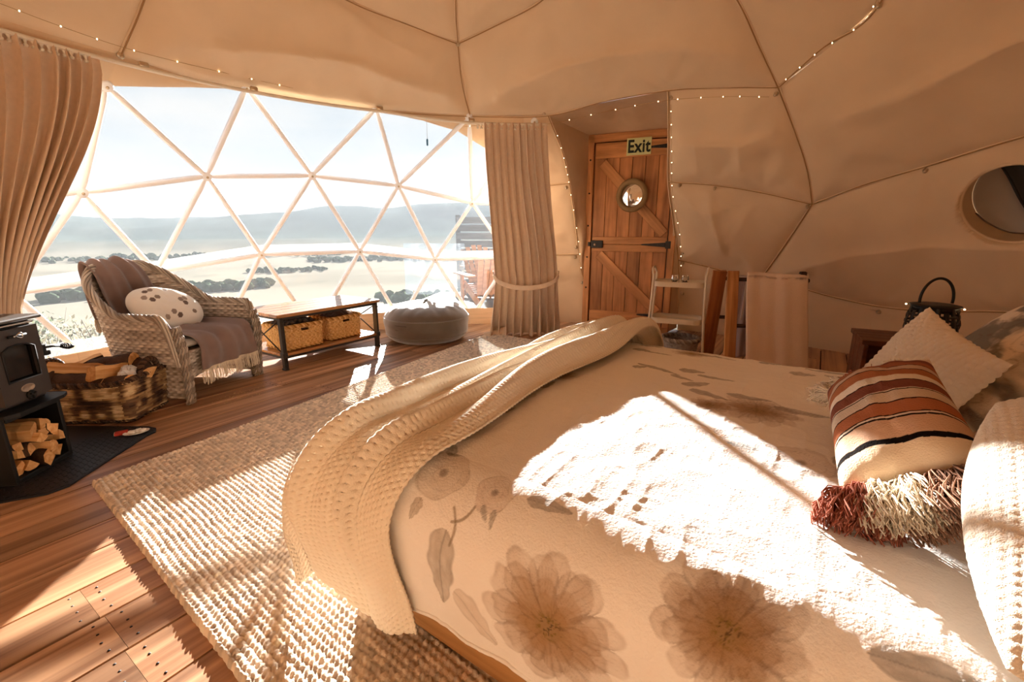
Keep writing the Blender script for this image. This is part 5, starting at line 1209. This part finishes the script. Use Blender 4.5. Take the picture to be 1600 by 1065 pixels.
towel('bath_towel', -.13, .34, -.03, .825, .06, .45, .31, 'ecd8c8', 'large dusty-pink towel hanging over the front rung of the wooden rack', 1)
towel('lavender_towel', -.19, .05, .03, .80, .12, .5, .0, 'c4b4bb', 'lavender-grey towel hanging on the rear rung, seen between the rack posts', 4)

# ------------------------------------------------------------------ bedside table and lantern
NRZ = rad(-28); NO = np.array([2.46, 2.72, 0])
def npt(x, y, z): return NO+np.array([x*math.cos(NRZ)-y*math.sin(NRZ), x*math.sin(NRZ)+y*math.cos(NRZ), z])
NW = mat('dark_timber', '6b3c22', rough=.5, grain=.35, gscale=(2, 20, 20), color2='4a2715')
def build_night():
    root = empty('bedside_table', NO, NRZ, 'dark brown timber bedside table behind the cushions, carrying the black lantern', 'table')
    for i in range(4): 
        o = MB().box((0, 0, 0), (.56, .098, .03), .003).obj('top_board', NW, root, smooth=False); o.location = (0, -.15+.1*i, .545)
    for sx in (-1, 1): 
        for i in range(3): o = MB().box((0, 0, 0), (.024, .128, .52), .003).obj('side_board', NW, root, smooth=False); o.location = (sx*.255, -.13+.13*i, .265)
    o = MB().box((0, 0, 0), (.49, .37, .022), .003).obj('shelf', NW, root, smooth=False); o.location = (0, 0, .12)
    o = MB().box((0, 0, 0), (.49, .012, .43), .002).obj('back_board', NW, root, smooth=False); o.location = (0, .18, .34)
build_night()
def build_lantern():
    p = npt(.06, -.04, .561); root = empty('woven_lantern', p, rad(-42), 'black woven-strip lantern with tall hooped handle on the bedside table', 'lantern'); R0 = .112
    prof = lambda z: R0*(.92+.16*math.sin(PI*min(max(z/.20, 0), 1)))
    def ring(z, h, r_off, name, r=.0):
        t = np.arange(48)*2*PI/48; P = np.array([[((prof(z+q)+r_off+w_)*math.cos(a), (prof(z+q)+r_off+w_)*math.sin(a), z+q) for a in t] for q, w_ in ((0, 0), (h, 0), (h, .004), (0, .004))]); MB().grid(P, cu=True, cv=True).obj(name, BLACKIRON, root)
    ring(.0, .03, 0, 'base_band'); ring(.185, .03, 0, 'top_band')
    for z in (.06, .105, .15): ring(z, .014, .001, 'woven_hoop')
    for i in range(18):
        a = i*2*PI/18; mb = MB(); P = []
        for z in np.linspace(.0, .205, 12):
            r_ = prof(z)+.003*math.sin(z*70+(i % 2)*PI); row = []
            for d_, w_ in ((-.011, 0), (.011, 0), (.011, .004), (-.011, .004)):
                b = a+d_/r_; row.append(((r_+w_)*math.cos(b), (r_+w_)*math.sin(b), z))
            P.append(row)
        mb.grid(np.array(P), cv=True); mb.obj('woven_strip', BLACKIRON, root)
    MB().lathe([(.0001, .004), (prof(0), .004), (prof(0), 0), (.0001, 0)], 32).obj('lantern_floor', BLACKIRON, root)
    MB().lathe([(.085, .222), (.12, .215), (.12, .208), (.085, .212)], 32).obj('collar', BLACKIRON, root)
    a = np.linspace(-.15, PI+.15, 50); MB().tube(np.stack([.085*np.cos(a)*.85, .05*np.cos(a)*.85, .245+.125*np.sin(a)], -1), .0075, 10).obj('handle', BLACKIRON, root)
    MB().lathe([(.0001, .07), (.03, .068), (.034, .06), (.034, .006), (.0001, .005)], 20).obj('candle', mat('candle_wax', 'e6dcc8', rough=.5), root)
    FL = mat('lantern_bulb', 'ffd9a0', emit=6)
    for x, y, z in ((-.05, -.10, .12), (.02, -.095, .10), (.125, -.03, .205), (-.13, -.02, .21)): MB().lathe([(.0001, .005), (.004, .003), (.005, 0), (.004, -.003), (.0001, -.005)], 8, (x, y, z)).obj('bulb', FL, root)
build_lantern()
# ================================================================== small lights and cords
WIRE = mat('copper_wire', 'b08a5a', rough=.5, metal=.5); BULB = mat('fairy_bulb', 'ffdcaa', emit=5.0)
def string_light(pts, n, label, parent=None, r=SR-.075):
    P = spline([sph(np.array(a), np.array(e), r) for a, e in pts], 90); O = P[0]; root = empty('string_light', O, 0, label, 'string light', 'fairy lights along the seams')
    MB().tube(P, .0014, 4).obj('wire', WIRE, root, off=O); me = None
    for i in range(n):
        p = P[int((i+.5)/n*89)]
        if me is None: b = MB().lathe([(.0001, .006), (.0042, .002), (.0042, -.002), (.0001, -.006)], 6).obj('bulb', BULB, root); me = b.data
        else: b = bpy.data.objects.new('bulb', me); COL.objects.link(b); b.parent = root
        b.location = p-O
string_light([(-9, 39.6), (-1, 40.2), (6, 40.0), (17, 41.4), (27, 42.1), (36, 41.6), (43, 40.6)], 16, 'fairy light wire along the seam above the plank door')
string_light([(44.6, 41.8), (50, 44.4), (56.6, 46.8), (66, 56)], 8, 'fairy light wire climbing the seam right of the door to the ceiling')
string_light([(8.0, 39), (9.6, 34), (10.4, 30), (11.8, 22), (12.6, 15)], 12, 'fairy light wire down the canvas edge left of the plank door')
string_light([(28.2, 41.5), (28.0, 35), (28.0, 29), (29.2, 22), (29.6, 16)], 14, 'fairy light wire down the canvas edge right of the plank door')
string_light([(-74, 43.3), (-66, 42.9), (-58, 42.6), (-47, 42.6), (-38, 42.4)], 9, 'fairy light wire above the curtain rail over the window')
pc = empty('pull_cord', sph(np.array(-15.9), np.array(40.9), SR-.1), 0, 'thin cord with a small blue toggle hanging in front of the window', 'cord')
MB().tube([(0, 0, 0), (.002, 0, -.1), (0, 0, -.20)], .0016, 5).obj('cord', mat('cord_white', 'cfd3d6', rough=.7), pc)
MB().lathe([(.0001, -.20), (.008, -.203), (.010, -.22), (.009, -.262), (.0001, -.268)], 12).obj('blue_toggle', mat('toggle_blue', '4a7fa6', rough=.4), pc)
# bark crumbs on the boards by the armchair
r = random.Random(9); mb = MB()
for i in range(70):
    x, y = r.gauss(-2.02, .09), r.gauss(3.22, .16); mb.box((x, y, .0025), (r.uniform(.004, .012), r.uniform(.003, .008), .003), .0008, rz=r.uniform(0, 3))
tag(mb.obj('bark_crumbs', mat('crumb', 'c9ad85', rough=.9), None, smooth=False), 'scatter of pale bark crumbs on the boards before the armchair', 'crumbs', kind='stuff')

# ================================================================== outside: deck, fields, hills
DECKM = mat('deck_board', '9a9086', rough=.7, grain=.2, gscale=(2, 20, 20), rand=.08); EARTH = mat('dry_pasture', 'cdb893', rough=1, var=.18, vscale=.004, spec=0)
def build_outside():
    # terrain: a hillside falling into a wide valley
    th = np.radians(np.linspace(-85, 60, 150)); rr = np.r_[np.linspace(6.5, 40, 14), np.geomspace(48, 16000, 90)]
    Rg, Tg = np.meshgrid(rr, th, indexing='ij'); X, Y = Rg*np.sin(Tg), Rg*np.cos(Tg)
    lx = np.log10(rr); prof = np.interp(lx, np.log10([6.5, 10, 20, 45, 110, 300, 900, 2200, 20000]), [-.9, -1.4, -3.6, -8, -20, -52, -118, -150, -150])
    Z = prof[:, None]+(.02*Rg*np.clip(Rg/900, 0, 1)*0)+np.clip(Rg/4000, 0, 1)*28*(fbm(X/1500, Y/1500, 3, 3)-.4)+np.clip(Rg/60, 0, 1)*.6*(fbm(X/30, Y/30, 5, 3)-.4)
    ridge = sstep(5200, 9500, Rg)*(fbm(Tg*3.2+3, Rg/4200, 7, 4)*820+240*fbm(Tg*11, Rg/1500, 9, 3)); dip = .55+.45*sstep(-.85, .1, Tg); low = sstep(3400, 5200, Rg)*(60+60*fbm(Tg*7, Rg/900, 12, 3))
    Z = Z+ridge*dip*1.0+low
    g = (fbm(X/420+3, Y/420, 31, 3)); f = fbm(X/130, Y/130, 33, 2)
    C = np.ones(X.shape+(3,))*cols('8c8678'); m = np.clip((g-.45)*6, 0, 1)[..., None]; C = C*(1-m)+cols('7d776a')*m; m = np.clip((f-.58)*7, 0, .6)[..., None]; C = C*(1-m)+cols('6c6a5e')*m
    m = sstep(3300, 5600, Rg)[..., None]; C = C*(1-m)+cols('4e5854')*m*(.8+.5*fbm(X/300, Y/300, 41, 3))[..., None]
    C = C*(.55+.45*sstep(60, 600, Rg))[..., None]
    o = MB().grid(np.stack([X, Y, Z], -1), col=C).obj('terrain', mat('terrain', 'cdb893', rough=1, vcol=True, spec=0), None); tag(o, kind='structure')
    return lambda x, y: np.interp(math.log10(max(math.hypot(x, y), 6.5)), np.log10([6.5, 10, 20, 45, 110, 300, 900, 2200, 20000]), [-.9, -1.4, -3.6, -8, -20, -52, -118, -150, -150])
gz = build_outside()
HAZE = bpy.data.materials.new('valley_haze'); HAZE.use_nodes = True; _n = HAZE.node_tree; _n.nodes.clear(); _v = _n.nodes.new('ShaderNodeVolumeScatter'); _o = _n.nodes.new('ShaderNodeOutputMaterial'); _n.links.new(_v.outputs[0], _o.inputs['Volume'])
_v.inputs['Color'].default_value = (.80, .90, 1.0, 1); _v.inputs['Density'].default_value = .000022; _v.inputs['Anisotropy'].default_value = 0
hz = MB().box((-2000, 8030, 150), (20000, 16000, 700)).obj('valley_haze', HAZE, None, smooth=False); tag(hz, 'thin blue haze lying over the valley beyond the window', 'haze', kind='stuff')
# distant tree belts
def belt(name, az0, az1, dist, n, h, label, seed, depth=.05, col='4d5a48'):
    r = random.Random(seed); mb = MB(); u = np.array([(math.sin(p)*math.cos(t), math.sin(p)*math.sin(t), math.cos(p)) for p in (0.3, .9, 1.5, 2.2) for t in np.arange(6)*PI/3+p])
    F = [[i*6+j, i*6+(j+1) % 6, i*6+6+(j+1) % 6, i*6+6+j] for i in range(3) for j in range(6)]+[[0, 1, 2, 3, 4, 5]]
    for i in range(n):
        a = rad(az0+(az1-az0)*(i+r.random())/n); d = dist*(1+r.uniform(-depth, depth)); x, y = d*math.sin(a), d*math.cos(a); s_ = h*r.uniform(.5, 1.15)
        V = u*np.array([s_*.75*r.uniform(.7, 1.4), s_*.75, s_*.62])*(1+.25*rng.random((24, 1)))+np.array([x, y, gz(x, y)+s_*.4]); mb.add(V, F)
    o = mb.obj(name, mat(name+'_leaf', col, rough=1, spec=0, var=.25, vscale=.05), None); tag(o, label, 'tree belt', kind='stuff'); return o
belt('tree_belt', -46, -28, 1250, 130, 17, 'dark belt of trees crossing the valley floor beyond the armchair', 1, .05)
belt('tree_belt', -24, -2, 2600, 120, 20, 'far line of trees across the valley behind the table', 2, .06)
belt('tree_belt', -52, -20, 3300, 130, 22, 'furthest thin line of trees below the hills', 3, .07)
belt('tree_belt', -16, 2, 700, 60, 14, 'trees at the foot of the slope behind the deck', 5, .15)
belt('tree_belt', -30, -22, 1900, 40, 14, 'small clump of trees in the pale field', 6, .04)

def shrub(name, loc, w, h, n, label, seed, cols_, leaf=.035, upright=0):
    root = empty(name, loc, 0, label, 'shrub'); r = random.Random(seed); mb = MB(); lf = MB()
    for i in range(16):
        a = r.uniform(0, 6.28); q = r.random()**.5*w*.5; mb.tube([(q*.3*math.cos(a), q*.3*math.sin(a), 0), (q*.7*math.cos(a), q*.7*math.sin(a), h*.5), (q*math.cos(a), q*math.sin(a), h*r.uniform(.7, 1))], [.014, .009, .003], 5)
    mb.obj('stem', mat(name+'_stem', '6b5a48', rough=.9), root)
    for i in range(n):
        a = r.uniform(0, 6.28); z = r.uniform(.05, 1); q = w*.5*math.sqrt(r.random())*(math.sin(PI*(.15+.75*z))**.6 if not upright else 1)*(1+.25*math.sin(a*3+seed))
        c_ = np.array([q*math.cos(a), q*math.sin(a), z*h*(1-.2*r.random())]); d = np.array([r.gauss(0, 1), r.gauss(0, 1), r.gauss(.3+upright*2, .8)]); d /= np.linalg.norm(d); s_ = np.cross(d, [r.random(), r.random(), r.random()]); s_ /= np.linalg.norm(s_)
        L = leaf*r.uniform(.7, 1.4); k_ = cols(r.choice(cols_)); lf.add([c_, c_+d*L*.5+s_*L*.22, c_+d*L, c_+d*L*.5-s_*L*.22], [[0, 1, 2, 3]], col=k_)
    tag(lf.obj('foliage', mat(name+'_leaf', '9a9a78', rough=.8, vcol=True, trans=.3), root), kind='stuff'); return root
GRN = ['56644a', '66735a', '48553f', '7a8064']; DRY = ['968c74', '857c66', 'a89f88', '6c6c58', '8e866f']
for i, (az, d, w, h, n, lab, pal, lf_, up) in enumerate(((-55, 14.5, 2.4, 3.0, 2600, 'tall green shrub outside the window beside the left curtain', GRN, .10, 0), (-47, 11.2, 2.0, 1.5, 2200, 'pale dry bush outside the window behind the log basket', DRY, .08, .5),
      (-55, 8.6, 1.7, 1.5, 2000, 'dry seeding bush close outside the window behind the stove', DRY, .07, .6), (-41, 9.5, 1.8, 1.35, 1800, 'pale grassy bush outside the window behind the armchair', DRY, .08, .7), (-48, 18, 3.2, 2.4, 2200, 'grey-green bush further down the slope beyond the dry bushes', GRN, .12, 0),
      (-36, 16, 3.0, 1.6, 1600, 'low green bush down the slope beyond the armchair back', GRN, .12, 0))):
    x, y = d*math.sin(rad(az)), d*math.cos(rad(az)); shrub('garden_shrub', (x, y, gz(x, y)-.1), w, h, n, lab, i+3, pal, lf_, up)
# deck beyond the right half of the window
DKR = rad(-10); deck = empty('deck', (-.3, 7.9, -.02), DKR, 'sunlit pale timber deck outside the window, under the garden chairs', 'deck')
for i in range(20):
    o = MB().box((0, 0, 0), (3.2, .135, .03), .004).obj('deck_board', DECKM, deck, smooth=False); o.location = (.2, -1.55+.142*i, -.015)
    if i == 0: 
        for j in range(5): MB().box((-1.2+.7*j, -.2, -.55), (.1, 2.6, 1.0), .004).obj('joist', mat('joist', '8a7a66', rough=.9), deck, smooth=False)
fence = empty('screen_fence', (-.1, 10.0, -.02), rad(-6), 'dark slatted privacy screen on the deck beside the right curtain', 'fence'); FENM = mat('fence_hazed', '7b838b', rough=.8, grain=.2, gscale=(2, 20, 20), rand=.08)  # pale blue-grey slat colour has outdoor haze mixed into it
for i in range(9):
    o = MB().box((0, 0, 0), (2.2, .022, .135), .003).obj('slat', FENM, fence, smooth=False); o.location = (0, 0, .12+.165*i)
for i in range(3):
    o = MB().box((0, 0, 0), (1.2, .022, .135), .003).obj('slat', FENM, fence, smooth=False); o.location = (.5, 0, 1.605+.165*i)
for x in (-1.08, -.1, 1.08): 
    o = MB().box((0, 0, 0), (.09, .09, 2.0 if x > -1 else 1.55), .005).obj('post', FENM, fence, smooth=False); o.location = (x, .06, .0+(1.0 if x > -1 else .775))
CHW = mat('deck_chair_timber', 'cfa085', rough=.6, grain=.2, gscale=(2, 20, 20), rand=.08)
def deck_chair(loc, rz, label, group='timber chairs on the deck'):
    root = empty('deck_chair', loc, rz, label, 'chair', group)
    for i in range(6):
        a = (i-2.5)*.045; o = MB().box((0, 0, 0), (.085, .02, .80-.10*abs(i-2.5)/2.5), .004).obj('back_slat', CHW, root, smooth=False); o.location = ((i-2.5)*.10, .36, .62-.02*abs(i-2.5)); o.rotation_euler = (-.42, a, 0)
    for i in range(6):
        o = MB().box((0, 0, 0), (.56, .075, .02), .003).obj('seat_slat', CHW, root, smooth=False); o.location = (0, -.30+.09*i, .37-.018*i)
    for s_ in (-1, 1):
        o = MB().box((0, 0, 0), (.13, .72, .022), .006).obj('arm', CHW, root, smooth=False); o.location = (s_*.36, -.06, .56)
        o = MB().box((0, 0, 0), (.03, .11, .55), .004).obj('front_leg', CHW, root, smooth=False); o.location = (s_*.30, -.33, .275)
        o = MB().box((0, 0, 0), (.03, .95, .12), .004).obj('side_rail', CHW, root, smooth=False); o.location = (s_*.265, .12, .22); o.rotation_euler = (-.36, 0, 0)
    return root
deck_chair((-.52, 9.0, -.02), rad(165), 'further timber fan-back garden chair on the deck, backed by the dark screen')
deck_chair((-.40, 7.25, -.02), rad(205), 'nearer timber fan-back garden chair on the deck, just beyond the glass by the curtain')
BAL = empty('glass_balustrade', (-1.45, 8.6, -.02), rad(-4), 'frameless glass balustrade panel at the deck edge behind the pouf', 'balustrade'); PANE = glass_mat('balustrade_glass', tint=(.80, .86, .90), haze=.02, hazecol=(.85, .92, .98), gloss=.05)
o = MB().box((0, 0, .52), (1.15, .012, .95), .002).obj('glass_panel', PANE, BAL, smooth=False)
for x in (-.4, .4): MB().box((x, 0, .06), (.05, .05, .14), .005).obj('spigot', BOLT, BAL, smooth=False)
